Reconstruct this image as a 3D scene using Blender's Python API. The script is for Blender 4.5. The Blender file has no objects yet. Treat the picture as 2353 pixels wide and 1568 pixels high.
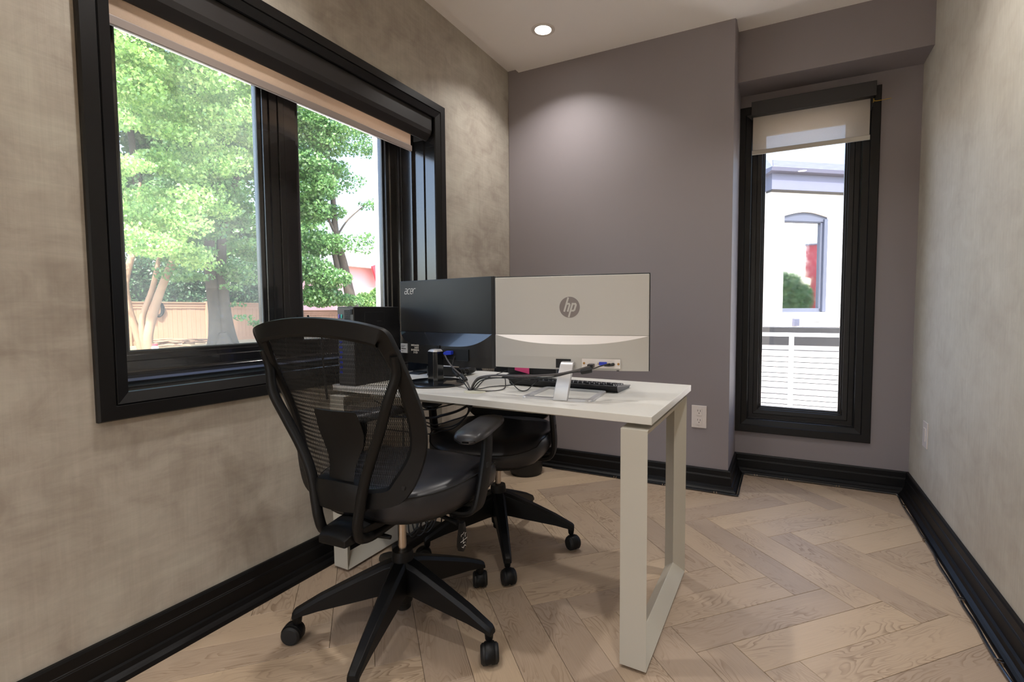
import bpy, bmesh, math, random
import numpy as np
from mathutils import Vector, Matrix, Euler
random.seed(7)
R = math.radians
SC = bpy.context.scene
COL = SC.collection
# ------------------------------------------------------------------ camera
YAW, PITCH, ROLL = 0.4675817, 0.0559067, -0.0048641
F_PX, CX, CY = 1134.33, 1229.46, 775.98
cd = bpy.data.cameras.new('camera'); cam = bpy.data.objects.new('camera', cd); COL.objects.link(cam)
fw = Vector((-math.sin(YAW)*math.cos(PITCH), math.cos(YAW)*math.cos(PITCH), -math.sin(PITCH)))
r0 = Vector((math.cos(YAW), math.sin(YAW), 0)); u0 = r0.cross(fw)
rt = math.cos(ROLL)*r0 + math.sin(ROLL)*u0; up = -math.sin(ROLL)*r0 + math.cos(ROLL)*u0
M = Matrix((rt, up, -fw)).transposed().to_4x4(); M.translation = Vector((0, 0, 1.05)); cam.matrix_world = M
cd.sensor_width = 36; cd.lens = F_PX/2353*36
cd.shift_x = (1176.5-CX)/2353; cd.shift_y = (CY-784)/2353; cd.clip_start = .02; cd.clip_end = 300
SC.camera = cam
# ------------------------------------------------------------------ light and exposure
SC.view_settings.view_transform = 'Standard'; SC.view_settings.look = 'None'
SC.view_settings.gamma = 1; SC.view_settings.use_curve_mapping = False
SC.view_settings.exposure = 0.68
SC.cycles.max_bounces = 14; SC.cycles.diffuse_bounces = 8; SC.cycles.transparent_max_bounces = 24
SKY_STRENGTH = .60; SUN_STRENGTH = 8.0; LAMP_W = 4.5; LAMP_GLOW = 14.0
w = bpy.data.worlds.new('sky'); SC.world = w; w.use_nodes = True
wn = w.node_tree.nodes; wl = w.node_tree.links
bg = wn['Background']; sk = wn.new('ShaderNodeTexSky'); sk.sky_type = 'NISHITA'; sk.sun_disc = False
sk.sun_elevation = R(55); sk.sun_rotation = R(140); sk.air_density = 1.0; sk.dust_density = 3.0; sk.ozone_density = 1.0
wl.new(sk.outputs[0], bg.inputs[0]); bg.inputs[1].default_value = SKY_STRENGTH
sd = bpy.data.lights.new('sun', 'SUN'); sd.energy = SUN_STRENGTH; sd.angle = R(1.0); sd.color = (1, .94, .85)
so = bpy.data.objects.new('sun', sd); COL.objects.link(so)
so.rotation_euler = Vector((-.45, .62, -1.0)).to_track_quat('-Z', 'Y').to_euler(); so.location = (3, -3, 8)

# ------------------------------------------------------------------ materials
def new_mat(name):
    m = bpy.data.materials.new(name); m.use_nodes = True
    return m, m.node_tree.nodes, m.node_tree.links, m.node_tree.nodes['Principled BSDF']
def srgb(r, g, b):
    f = lambda c: (c/255/12.92 if c/255 <= .04045 else ((c/255+.055)/1.055)**2.4)
    return (f(r), f(g), f(b), 1)
def mat(name, col, rough=.5, metal=0, spec=.5, var=.06, vscale=12, bump=0, bscale=200, coat=0, trans=0):
    """plain surface with a slight procedural colour and roughness variation"""
    m, n, l, p = new_mat(name)
    tc = n.new('ShaderNodeTexCoord'); ns = n.new('ShaderNodeTexNoise'); ns.inputs['Scale'].default_value = vscale
    ns.inputs['Detail'].default_value = 4
    l.new(tc.outputs['Object'], ns.inputs['Vector'])
    mr = n.new('ShaderNodeMapRange'); mr.inputs[3].default_value = 1-var; mr.inputs[4].default_value = 1+var
    l.new(ns.outputs[0], mr.inputs[0])
    mx = n.new('ShaderNodeVectorMath'); mx.operation = 'SCALE'; mx.inputs[0].default_value = col[:3]
    l.new(mr.outputs[0], mx.inputs['Scale']); l.new(mx.outputs[0], p.inputs['Base Color'])
    mr2 = n.new('ShaderNodeMapRange'); mr2.inputs[3].default_value = max(0, rough-.05); mr2.inputs[4].default_value = min(1, rough+.05)
    l.new(ns.outputs[0], mr2.inputs[0]); l.new(mr2.outputs[0], p.inputs['Roughness'])
    p.inputs['Metallic'].default_value = metal; p.inputs['Specular IOR Level'].default_value = spec
    if coat: p.inputs['Coat Weight'].default_value = coat
    if trans: p.inputs['Transmission Weight'].default_value = trans
    if bump:
        nb = n.new('ShaderNodeTexNoise'); nb.inputs['Scale'].default_value = bscale; nb.inputs['Detail'].default_value = 3
        l.new(tc.outputs['Object'], nb.inputs['Vector'])
        b = n.new('ShaderNodeBump'); b.inputs['Strength'].default_value = bump; b.inputs['Distance'].default_value = .001
        l.new(nb.outputs[0], b.inputs['Height']); l.new(b.outputs[0], p.inputs['Normal'])
    return m
def plaster(name, ca, cb, cc_, axes):
    """trowelled plaster: blotches of three tones plus brushed horizontal and vertical strokes"""
    m, n, l, p = new_mat(name)
    tc = n.new('ShaderNodeTexCoord')
    def noise(sc, scale=1, det=5, rough=.55, dist=0):
        mp = n.new('ShaderNodeMapping'); mp.inputs['Scale'].default_value = sc; l.new(tc.outputs['Object'], mp.inputs[0])
        x = n.new('ShaderNodeTexNoise'); x.inputs['Scale'].default_value = scale; x.inputs['Detail'].default_value = det
        x.inputs['Roughness'].default_value = rough; x.inputs['Distortion'].default_value = dist
        l.new(mp.outputs[0], x.inputs['Vector']); return x
    big = noise((1, 1, 1), 2.6, 5, .6, .4); med = noise((1, 1, 1.5), 6.5, 6, .62, .8)
    cr = n.new('ShaderNodeValToRGB'); e = cr.color_ramp.elements
    e[0].position = .36; e[0].color = ca; e[1].position = .66; e[1].color = cc_; x = e.new(.5); x.color = cb
    mixn = n.new('ShaderNodeMix'); mixn.data_type = 'FLOAT'; mixn.inputs[0].default_value = .45
    l.new(big.outputs[0], mixn.inputs[2]); l.new(med.outputs[0], mixn.inputs[3]); l.new(mixn.outputs[0], cr.inputs[0])
    a, b = axes
    hs = noise(a, 1, 3, .6, .3); vs = noise(b, 1, 3, .6, .3)
    ad = n.new('ShaderNodeMath'); ad.operation = 'ADD'; l.new(hs.outputs[0], ad.inputs[0]); l.new(vs.outputs[0], ad.inputs[1])
    mr = n.new('ShaderNodeMapRange'); mr.inputs[1].default_value = .75; mr.inputs[2].default_value = 1.25
    mr.inputs[3].default_value = .95; mr.inputs[4].default_value = 1.05; l.new(ad.outputs[0], mr.inputs[0])
    sc = n.new('ShaderNodeVectorMath'); sc.operation = 'SCALE'; l.new(cr.outputs[0], sc.inputs[0]); l.new(mr.outputs[0], sc.inputs['Scale'])
    l.new(sc.outputs[0], p.inputs['Base Color']); p.inputs['Roughness'].default_value = .62; p.inputs['Specular IOR Level'].default_value = .35
    bp = n.new('ShaderNodeBump'); bp.inputs['Strength'].default_value = .25; bp.inputs['Distance'].default_value = .002
    l.new(ad.outputs[0], bp.inputs['Height']); l.new(bp.outputs[0], p.inputs['Normal'])
    return m
def wood(name, light, dark, grey):
    m, n, l, p = new_mat(name)
    tc = n.new('ShaderNodeTexCoord'); oi = n.new('ShaderNodeObjectInfo')
    off = n.new('ShaderNodeCombineXYZ')
    ml = n.new('ShaderNodeMath'); ml.operation = 'MULTIPLY'; ml.inputs[1].default_value = 37.0; l.new(oi.outputs['Random'], ml.inputs[0])
    l.new(ml.outputs[0], off.inputs[0]); l.new(ml.outputs[0], off.inputs[1]); l.new(ml.outputs[0], off.inputs[2])
    ad = n.new('ShaderNodeVectorMath'); ad.operation = 'ADD'; l.new(tc.outputs['Object'], ad.inputs[0]); l.new(off.outputs[0], ad.inputs[1])
    def mapped(sc):
        mp = n.new('ShaderNodeMapping'); mp.inputs['Scale'].default_value = sc; l.new(ad.outputs[0], mp.inputs[0]); return mp
    # flame grain: contour lines of a long stretched noise
    g = n.new('ShaderNodeTexNoise'); g.inputs['Scale'].default_value = 1; g.inputs['Detail'].default_value = 2; g.inputs['Roughness'].default_value = .45
    g.inputs['Distortion'].default_value = .3; l.new(mapped((3.2, 13, 1)).outputs[0], g.inputs['Vector'])
    mu = n.new('ShaderNodeMath'); mu.operation = 'MULTIPLY'; mu.inputs[1].default_value = 20; l.new(g.outputs[0], mu.inputs[0])
    fr = n.new('ShaderNodeMath'); fr.operation = 'FRACT'; l.new(mu.outputs[0], fr.inputs[0])
    rr = n.new('ShaderNodeValToRGB'); e = rr.color_ramp.elements
    e[0].position = 0; e[0].color = (1, 1, 1, 1); e[1].position = 1; e[1].color = (0, 0, 0, 1)
    x = e.new(.55); x.color = (.95, .95, .95, 1); x = e.new(.86); x.color = (.25, .25, .25, 1)
    l.new(fr.outputs[0], rr.inputs[0])
    f = n.new('ShaderNodeTexNoise'); f.inputs['Scale'].default_value = 1; f.inputs['Detail'].default_value = 4; f.inputs['Roughness'].default_value = .7
    l.new(mapped((9, 330, 1)).outputs[0], f.inputs['Vector'])
    bl = n.new('ShaderNodeTexNoise'); bl.inputs['Scale'].default_value = 1; l.new(mapped((4, 9, 1)).outputs[0], bl.inputs['Vector'])
    mm = n.new('ShaderNodeMapRange'); mm.inputs[1].default_value = .42; mm.inputs[2].default_value = .66; l.new(bl.outputs[0], mm.inputs[0])
    # per plank tone
    c1 = n.new('ShaderNodeValToRGB'); e = c1.color_ramp.elements
    e[0].position = 0; e[0].color = grey; e[1].position = 1; e[1].color = light
    l.new(oi.outputs['Random'], c1.inputs[0])
    mix = n.new('ShaderNodeMix'); mix.data_type = 'RGBA'; mix.inputs[7].default_value = dark
    l.new(c1.outputs[0], mix.inputs[6])
    inv = n.new('ShaderNodeMath'); inv.operation = 'SUBTRACT'; inv.inputs[0].default_value = 1; l.new(rr.outputs[0], inv.inputs[1])
    gm = n.new('ShaderNodeMath'); gm.operation = 'MULTIPLY'; l.new(inv.outputs[0], gm.inputs[0]); l.new(mm.outputs[0], gm.inputs[1])
    g2 = n.new('ShaderNodeMath'); g2.operation = 'MULTIPLY'; g2.inputs[1].default_value = .62; l.new(gm.outputs[0], g2.inputs[0])
    l.new(g2.outputs[0], mix.inputs[0])
    fr2 = n.new('ShaderNodeMapRange'); fr2.inputs[1].default_value = .3; fr2.inputs[2].default_value = .7; fr2.inputs[3].default_value = .92; fr2.inputs[4].default_value = 1.05
    l.new(f.outputs[0], fr2.inputs[0])
    sc = n.new('ShaderNodeVectorMath'); sc.operation = 'SCALE'; l.new(mix.outputs[2], sc.inputs[0]); l.new(fr2.outputs[0], sc.inputs['Scale'])
    l.new(sc.outputs[0], p.inputs['Base Color']); p.inputs['Roughness'].default_value = .46; p.inputs['Specular IOR Level'].default_value = .42
    bp = n.new('ShaderNodeBump'); bp.inputs['Strength'].default_value = .18; bp.inputs['Distance'].default_value = .0008
    l.new(fr2.outputs[0], bp.inputs['Height']); l.new(bp.outputs[0], p.inputs['Normal'])
    return m
def glass(name, haze=0.0, tint=(1, 1, 1, 1), hazecol=(1, 1, 1, 1)):
    """thin window pane: clear, with mirror reflection by angle and a faint film of dust"""
    m = bpy.data.materials.new(name); m.use_nodes = True; n = m.node_tree.nodes; l = m.node_tree.links
    n.remove(n['Principled BSDF']); out = n['Material Output']
    t = n.new('ShaderNodeBsdfTransparent'); t.inputs[0].default_value = tint
    g = n.new('ShaderNodeBsdfGlossy'); g.inputs['Roughness'].default_value = .01
    lw = n.new('ShaderNodeLayerWeight'); lw.inputs[0].default_value = .5
    pw = n.new('ShaderNodeMath'); pw.operation = 'POWER'; pw.inputs[1].default_value = 4.5; l.new(lw.outputs['Facing'], pw.inputs[0])
    fz = n.new('ShaderNodeMapRange'); fz.inputs[3].default_value = .035; fz.inputs[4].default_value = .85; l.new(pw.outputs[0], fz.inputs[0])
    mx = n.new('ShaderNodeMixShader'); l.new(fz.outputs[0], mx.inputs[0]); l.new(t.outputs[0], mx.inputs[1]); l.new(g.outputs[0], mx.inputs[2])
    last = mx
    if haze:
        tr = n.new('ShaderNodeBsdfTranslucent'); tr.inputs[0].default_value = hazecol
        tc = n.new('ShaderNodeTexCoord'); ns = n.new('ShaderNodeTexNoise'); ns.inputs['Scale'].default_value = 3; ns.inputs['Detail'].default_value = 5
        l.new(tc.outputs['Object'], ns.inputs['Vector'])
        mr = n.new('ShaderNodeMapRange'); mr.inputs[1].default_value = .3; mr.inputs[2].default_value = .75; mr.inputs[3].default_value = haze*.4; mr.inputs[4].default_value = haze*1.6
        l.new(ns.outputs[0], mr.inputs[0])
        m2 = n.new('ShaderNodeMixShader'); l.new(mr.outputs[0], m2.inputs[0]); l.new(mx.outputs[0], m2.inputs[1]); l.new(tr.outputs[0], m2.inputs[2]); last = m2
    l.new(last.outputs[0], out.inputs[0]); return m
def emis(name, col, s):
    m, n, l, p = new_mat(name); p.inputs['Emission Color'].default_value = col; p.inputs['Emission Strength'].default_value = s
    p.inputs['Base Color'].default_value = col; return m
def leafmat(name, cols, transl=.45):
    m = bpy.data.materials.new(name); m.use_nodes = True; n = m.node_tree.nodes; l = m.node_tree.links
    n.remove(n['Principled BSDF']); out = n['Material Output']
    ge = n.new('ShaderNodeNewGeometry'); cr = n.new('ShaderNodeValToRGB'); e = cr.color_ramp.elements
    e[0].color = cols[0]; e[1].color = cols[-1]
    for i, c in enumerate(cols[1:-1]):
        x = e.new((i+1)/(len(cols)-1)); x.color = c
    l.new(ge.outputs['Random Per Island'], cr.inputs[0])
    d = n.new('ShaderNodeBsdfDiffuse'); t = n.new('ShaderNodeBsdfTranslucent'); g = n.new('ShaderNodeBsdfGlossy'); g.inputs['Roughness'].default_value = .35
    l.new(cr.outputs[0], d.inputs[0]); l.new(cr.outputs[0], t.inputs[0])
    a = n.new('ShaderNodeMixShader'); a.inputs[0].default_value = transl; l.new(d.outputs[0], a.inputs[1]); l.new(t.outputs[0], a.inputs[2])
    b = n.new('ShaderNodeMixShader'); b.inputs[0].default_value = .07; l.new(a.outputs[0], b.inputs[1]); l.new(g.outputs[0], b.inputs[2])
    l.new(b.outputs[0], out.inputs[0]); return m
def fabric(name, col, transp=.12, transl=.5):
    m = bpy.data.materials.new(name); m.use_nodes = True; n = m.node_tree.nodes; l = m.node_tree.links
    n.remove(n['Principled BSDF']); out = n['Material Output']
    tc = n.new('ShaderNodeTexCoord'); ns = n.new('ShaderNodeTexNoise'); ns.inputs['Scale'].default_value = 300; l.new(tc.outputs['Object'], ns.inputs['Vector'])
    mr = n.new('ShaderNodeMapRange'); mr.inputs[3].default_value = .93; mr.inputs[4].default_value = 1.05; l.new(ns.outputs[0], mr.inputs[0])
    sc = n.new('ShaderNodeVectorMath'); sc.operation = 'SCALE'; sc.inputs[0].default_value = col[:3]; l.new(mr.outputs[0], sc.inputs['Scale'])
    d = n.new('ShaderNodeBsdfDiffuse'); t = n.new('ShaderNodeBsdfTranslucent'); tp = n.new('ShaderNodeBsdfTransparent')
    l.new(sc.outputs[0], d.inputs[0]); l.new(sc.outputs[0], t.inputs[0])
    a = n.new('ShaderNodeMixShader'); a.inputs[0].default_value = transl; l.new(d.outputs[0], a.inputs[1]); l.new(t.outputs[0], a.inputs[2])
    b = n.new('ShaderNodeMixShader'); b.inputs[0].default_value = transp; l.new(a.outputs[0], b.inputs[1]); l.new(tp.outputs[0], b.inputs[2])
    l.new(b.outputs[0], out.inputs[0]); return m

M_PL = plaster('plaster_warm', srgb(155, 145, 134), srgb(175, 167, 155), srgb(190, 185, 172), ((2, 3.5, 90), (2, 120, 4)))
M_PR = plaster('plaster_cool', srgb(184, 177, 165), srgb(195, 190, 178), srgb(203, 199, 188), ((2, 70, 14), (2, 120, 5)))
M_GREY = mat('mauve_grey_paint', srgb(140, 133, 136), .55, spec=.35, var=.03, vscale=2, bump=.05, bscale=350)
M_CEIL = mat('ceiling_paint', srgb(250, 245, 240), .75, var=.02, vscale=2)
M_BLK = mat('black_gloss_trim', srgb(17, 16, 17), .4, spec=.35, var=.15, vscale=5)
M_BASE = mat('black_satin_baseboard', srgb(12, 11, 12), .45, spec=.25, var=.15, vscale=4)
M_FRAME = mat('black_window_metal', srgb(26, 26, 28), .16, spec=1.0, var=.1, vscale=6, coat=.5)
M_FRAME2 = mat('black_window_metal_matt', srgb(20, 19, 21), .38, spec=.4, var=.1, vscale=6)
M_SEAL = mat('grey_gasket', srgb(95, 100, 102), .4, var=.05)
M_DESK = mat('white_laminate', srgb(214, 212, 205), .36, var=.015, vscale=3)
M_LEG = mat('white_powder_coat', srgb(192, 188, 176), .33, var=.02, vscale=5)
M_PLAST = mat('black_chair_plastic', srgb(12, 12, 13), .46, spec=.28, var=.1, vscale=8, bump=.1, bscale=900)
M_MESH = mat('black_mesh_thread', srgb(13, 13, 14), .75, var=.1)
M_SEAT = mat('black_leatherette', srgb(34, 34, 38), .36, spec=.5, var=.08, vscale=14, bump=.25, bscale=420)
M_ARM = mat('black_soft_pad', srgb(38, 38, 41), .38, var=.05, vscale=10)
M_CHROME = mat('brushed_steel', srgb(190, 178, 165), .22, metal=1, var=.04)
M_RUB = mat('black_rubber', srgb(17, 17, 18), .6, var=.1)
M_CABLE = mat('black_cable', srgb(22, 21, 22), .45, var=.1)
M_GCABLE = mat('grey_cable', srgb(80, 76, 76), .5, var=.1)
M_HP = mat('warm_silver_plastic', srgb(190, 188, 183), .38, var=.015, vscale=3, spec=.45)
M_HPB = mat('pearl_shelf_plastic', srgb(226, 220, 216), .4, var=.015, vscale=3)
M_LOGO = mat('taupe_logo', srgb(120, 110, 108), .3, var=.03)
M_SILV = mat('silver_metal', srgb(200, 200, 202), .32, metal=.35, var=.03)
M_MON = mat('black_monitor_shell', srgb(38, 38, 39), .36, var=.08, vscale=6, bump=.15, bscale=700)
M_MON2 = mat('black_monitor_gloss', srgb(22, 25, 30), .14, spec=.8, var=.05, vscale=5, coat=.5)
M_TXT = mat('pale_print', srgb(205, 203, 198), .5, var=.02)
M_LABEL = mat('pale_label', srgb(190, 194, 200), .5, var=.03)
M_BLUE = mat('blue_connector', srgb(36, 58, 190), .4, var=.05)
M_TEAL = mat('teal_port', srgb(70, 190, 180), .4, var=.05)
M_GOLD = mat('gold_screw', srgb(150, 110, 60), .35, metal=.8, var=.05)
M_DARK = mat('dark_recess', srgb(12, 12, 13), .6, var=.1)
M_PC = mat('black_computer_steel', srgb(24, 24, 26), .42, var=.1, vscale=5)
M_PCE = mat('dark_grey_panel', srgb(84, 82, 80), .4, metal=.3, var=.08)
M_KEY = mat('black_key', srgb(40, 40, 43), .35, var=.1)
M_KBD = mat('black_keyboard_shell', srgb(20, 20, 22), .4, var=.1)
M_KBE = mat('grey_keyboard_edge', srgb(120, 116, 120), .35, var=.05)
M_PINK = mat('pink_paper', srgb(255, 92, 150), .7, var=.02)
M_WPL = mat('white_plate', srgb(216, 208, 204), .35, var=.01)
M_GROM = mat('ivory_grommet', srgb(206, 204, 184), .45, var=.02)
M_BIN = mat('black_bin', srgb(22, 22, 23), .4, var=.1)
M_FAB = fabric('peach_blind_fabric', srgb(222, 202, 184), .03, .5)
M_FAB2 = fabric('cream_blind_fabric', srgb(205, 196, 184), .26, .45)
M_BAR = mat('taupe_blind_bar', srgb(150, 138, 132), .4, var=.02)
M_BAR2 = mat('cream_blind_bar', srgb(190, 186, 176), .45, var=.02)
M_CASS = mat('charcoal_cassette', srgb(40, 38, 38), .42, var=.06)
M_TRIMW = mat('white_light_trim', srgb(222, 214, 206), .45, var=.01)
M_GL1 = glass('dusty_pane', .05, (.98, 1, .98, 1), (1, .97, .9, 1))
M_GL2 = glass('clear_pane', .008)
M_LAMP = emis('lamp_lens', (1, .93, .84, 1), LAMP_GLOW)
M_OAK = wood('oak_plank', srgb(190, 168, 142), srgb(116, 92, 70), srgb(166, 147, 129))
M_SUB = mat('dark_subfloor', srgb(60, 45, 34), .8)
M_YEL = mat('yellow_cord', srgb(190, 150, 40), .5)

# ------------------------------------------------------------------ geometry helpers
class MB:
    def __init__(s): s.v = []; s.f = []
    def add(s, vs, fs):
        o = len(s.v); s.v += [tuple(v) for v in vs]; s.f += [tuple(i+o for i in f) for f in fs]; return s
    def box(s, x0, x1, y0, y1, z0, z1):
        return s.add([(x0,y0,z0),(x1,y0,z0),(x1,y1,z0),(x0,y1,z0),(x0,y0,z1),(x1,y0,z1),(x1,y1,z1),(x0,y1,z1)],
                     [(3,2,1,0),(4,5,6,7),(0,1,5,4),(1,2,6,5),(2,3,7,6),(3,0,4,7)])
    def prism(s, poly, a, b, axis='y'):
        """extrude 2-D poly between a and b along axis; poly coordinates are the other two axes in order"""
        def P(p, t): return {'x': (t, p[0], p[1]), 'y': (p[0], t, p[1]), 'z': (p[0], p[1], t)}[axis]
        n = len(poly); vs = [P(p, a) for p in poly]+[P(p, b) for p in poly]
        fs = [(i, (i+1) % n, (i+1) % n+n, i+n) for i in range(n)]+[tuple(range(n-1, -1, -1)), tuple(range(n, 2*n))]
        return s.add(vs, fs)
    def rings(s, rings, cap0=True, cap1=True, closed=False):
        n = len(rings[0]); vs = [p for r in rings for p in r]; fs = []
        m = len(rings)
        for k in range(m if closed else m-1):
            a = k*n; b = ((k+1) % m)*n
            for i in range(n): fs.append((a+i, a+(i+1) % n, b+(i+1) % n, b+i))
        if not closed:
            if cap0: fs.append(tuple(range(n-1, -1, -1)))
            if cap1: fs.append(tuple(range((m-1)*n, m*n)))
        return s.add(vs, fs)
    def lathe(s, prof, c=(0, 0, 0), seg=24, axis='z', cap=True):
        rg = []
        for r_, z in prof:
            ring = []
            for i in range(seg):
                a = 2*math.pi*i/seg; x, y = r_*math.cos(a), r_*math.sin(a)
                p = {'z': (x, y, z), 'y': (x, z, y), 'x': (z, x, y)}[axis]
                ring.append((p[0]+c[0], p[1]+c[1], p[2]+c[2]))
            rg.append(ring)
        return s.rings(rg, cap, cap)
    def tube(s, pts, r, seg=8, closed=False, smooth=0):
        if smooth: pts = catmull(pts, smooth, closed)
        pts = [Vector(p) for p in pts]; n = len(pts); rg = []
        rr = r if isinstance(r, (list, tuple)) else [r]*n
        if len(rr) != n: rr = [rr[min(len(rr)-1, int(i*(len(rr)-1)/(n-1)+.5))] for i in range(n)]
        nrm = None
        for i in range(n):
            t = (pts[(i+1) % n]-pts[i-1]) if closed else (pts[min(i+1, n-1)]-pts[max(i-1, 0)])
            t.normalize()
            if nrm is None: nrm = t.orthogonal().normalized()
            nrm = (nrm-t*nrm.dot(t)).normalized(); bn = t.cross(nrm)
            rg.append([pts[i]+(nrm*math.cos(2*math.pi*k/seg)+bn*math.sin(2*math.pi*k/seg))*rr[i] for k in range(seg)])
        return s.rings(rg, closed=closed)
    def sweep(s, pts, sect, upv=(0, 0, 1), closed=False, scale=None):
        """sweep a 2-D section; section x goes along side = t x up, section y along up"""
        pts = [Vector(p) for p in pts]; n = len(pts); rg = []
        for i in range(n):
            t = (pts[(i+1) % n]-pts[i-1]) if closed else (pts[min(i+1, n-1)]-pts[max(i-1, 0)])
            t.normalize(); u_ = Vector(upv[i]) if isinstance(upv, list) else Vector(upv)
            sd_ = t.cross(u_).normalized(); u2 = sd_.cross(t).normalized(); k = scale[i] if scale else (1, 1)
            rg.append([pts[i]+sd_*a*k[0]+u2*b*k[1] for a, b in sect])
        return s.rings(rg, closed=closed)
    def shift(s, d): s.v = [(a+d[0], b+d[1], c+d[2]) for a, b, c in s.v]; return s
    def map(s, f): s.v = [tuple(f(*p)) for p in s.v]; return s
    def mesh(s, name, material, smooth=False, ang=35):
        me = bpy.data.meshes.new(name); me.from_pydata(s.v, [], s.f)
        bm = bmesh.new(); bm.from_mesh(me); bmesh.ops.recalc_face_normals(bm, faces=bm.faces); bm.to_mesh(me); bm.free()
        if material: me.materials.append(material)
        if smooth:
            me.polygons.foreach_set('use_smooth', [True]*len(me.polygons)); me.set_sharp_from_angle(angle=R(ang))
        me.update(); return me
    def build(s, name, material, parent=None, smooth=False, bevel=0, local=False, kind=None, ang=35, subd=0, seg=2):
        """one mesh object; coordinates are world ones unless local, and are moved to the parent's origin"""
        if parent is not None and not local: s.shift(-parent.location)
        me = s.mesh(name, material, smooth, ang); o = bpy.data.objects.new(name, me); COL.objects.link(o); o.parent = parent
        if subd:
            m = o.modifiers.new('s', 'SUBSURF'); m.levels = m.render_levels = subd
        if bevel:
            m = o.modifiers.new('b', 'BEVEL'); m.width = bevel; m.segments = seg; m.limit_method = 'ANGLE'; m.angle_limit = R(40); m.harden_normals = smooth
        if kind: o['kind'] = kind
        return o
def catmull(pts, k=6, closed=False):
    P = [Vector(p) for p in pts]; n = len(P); out = []
    rng = range(n if closed else n-1)
    for i in rng:
        p0 = P[i-1] if (closed or i > 0) else P[0]*2-P[1]; p1 = P[i]; p2 = P[(i+1) % n]
        p3 = P[(i+2) % n] if (closed or i+2 < n) else P[-1]*2-P[-2]
        for j in range(k):
            t = j/k; out.append(.5*((2*p1)+(p2-p0)*t+(2*p0-5*p1+4*p2-p3)*t*t+(3*p1-p0-3*p2+p3)*t**3))
    if not closed: out.append(P[-1])
    return out
def tag(o, label=None, cat=None, group=None, kind=None):
    if label: o['label'] = label
    if cat: o['category'] = cat
    if group: o['group'] = group
    if kind: o['kind'] = kind
    return o
def thing(name, label, cat, loc=(0, 0, 0), rz=0, group=None, kind=None):
    o = bpy.data.objects.new(name, None); COL.objects.link(o); o.location = loc; o.rotation_euler = (0, 0, rz); o.empty_display_size = .1
    return tag(o, label, cat, group, kind)
def structure(name, mb, material, label, cat='structure', **k):
    o = mb.build(name, material, None, **k); return tag(o, label, cat, kind='structure')
def sroot(name, label, cat, loc=(0, 0, 0)): return thing(name, label, cat, loc, kind='structure')
def copy_tree(o, parent=None):
    c = o.copy(); COL.objects.link(c)
    if parent is not None: c.parent = parent
    for ch in list(o.children): copy_tree(ch, c)
    return c
def ellipse(rx, ry, n=10): return [(rx*math.cos(2*math.pi*i/n), ry*math.sin(2*math.pi*i/n)) for i in range(n)]
def rrect(w_, h_, r_, n=3):
    out = []
    for cx_, cy_, a0 in ((w_-r_, h_-r_, 0), (-w_+r_, h_-r_, 90), (-w_+r_, -h_+r_, 180), (w_-r_, -h_+r_, 270)):
        for i in range(n+1):
            a = R(a0+90*i/n); out.append((cx_+r_*math.cos(a), cy_+r_*math.sin(a)))
    return out
def frame4(name, rect, prof, mp, material, parent, su=1, smooth=False):
    """four mitred pieces round a rectangle; prof = (inset, height) closed outline; mp(u, v, h) -> xyz"""
    u0_, u1_, v0, v1 = rect
    c = lambda i: [(u0_+i*su, v0+i), (u1_-i*su, v0+i), (u1_-i*su, v1-i), (u0_+i*su, v1-i)]
    for k in range(4):
        mb = MB(); rg = [[], []]
        for i, h in prof:
            q = c(i); a, b = q[k], q[(k+1) % 4]
            rg[0].append(mp(a[0], a[1], h)); rg[1].append(mp(b[0], b[1], h))
        mb.rings(rg); mb.build(name, material, parent)

# ------------------------------------------------------------------ dimensions
XL, XR, YB, YA, YF, XC = -1.70, .645, 2.98, 3.40, -2.3, -.27
ZC = 2.633; ZU = 2.656
# ------------------------------------------------------------------ structure: floor of herringbone planks
fl = sroot('floor', 'light oak herringbone plank floor', 'floor', (0, 0, 0))
MB().box(XL-.3, XR+.2, YF-.2, YA+.2, -.06, -.012).build('subfloor', M_SUB, fl)
W = .1329548; LX0, LY0, LPH = -.3147778, 1.6119246, math.pi/4+.0154
cu, su_ = math.cos(LPH), math.sin(LPH)
full = None
def clip(poly, inside, inter):
    out = []
    for i in range(len(poly)):
        a, b = poly[i-1], poly[i]; ia, ib = inside(a), inside(b)
        if ia != ib: out.append(inter(a, b))
        if ib: out.append(b)
    return out
def plank_mb(poly, g=.0006, ch=.0012, t=.012):
    cx_ = sum(p[0] for p in poly)/len(poly); cy_ = sum(p[1] for p in poly)/len(poly)
    n = len(poly)
    def inset(d):
        out = []
        for i in range(n):
            p0, p1, p2 = poly[i-1], poly[i], poly[(i+1) % n]
            e1 = Vector((p1[0]-p0[0], p1[1]-p0[1])).normalized(); e2 = Vector((p2[0]-p1[0], p2[1]-p1[1])).normalized()
            n1 = Vector((-e1.y, e1.x)); n2 = Vector((-e2.y, e2.x)); b_ = n1+n2; k = d/max(.3, b_.dot(n1))
            out.append((p1[0]+b_.x*k, p1[1]+b_.y*k))
        return out
    a = inset(g); b = inset(g+ch)
    m = MB(); m.rings([[(x, y, -t) for x, y in a], [(x, y, -ch*.6) for x, y in a], [(x, y, 0) for x, y in b]]); return m
X0, X1, Y0, Y1 = XL+.004, XR-.004, YF+.005, YA-.004
pl = []
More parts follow.
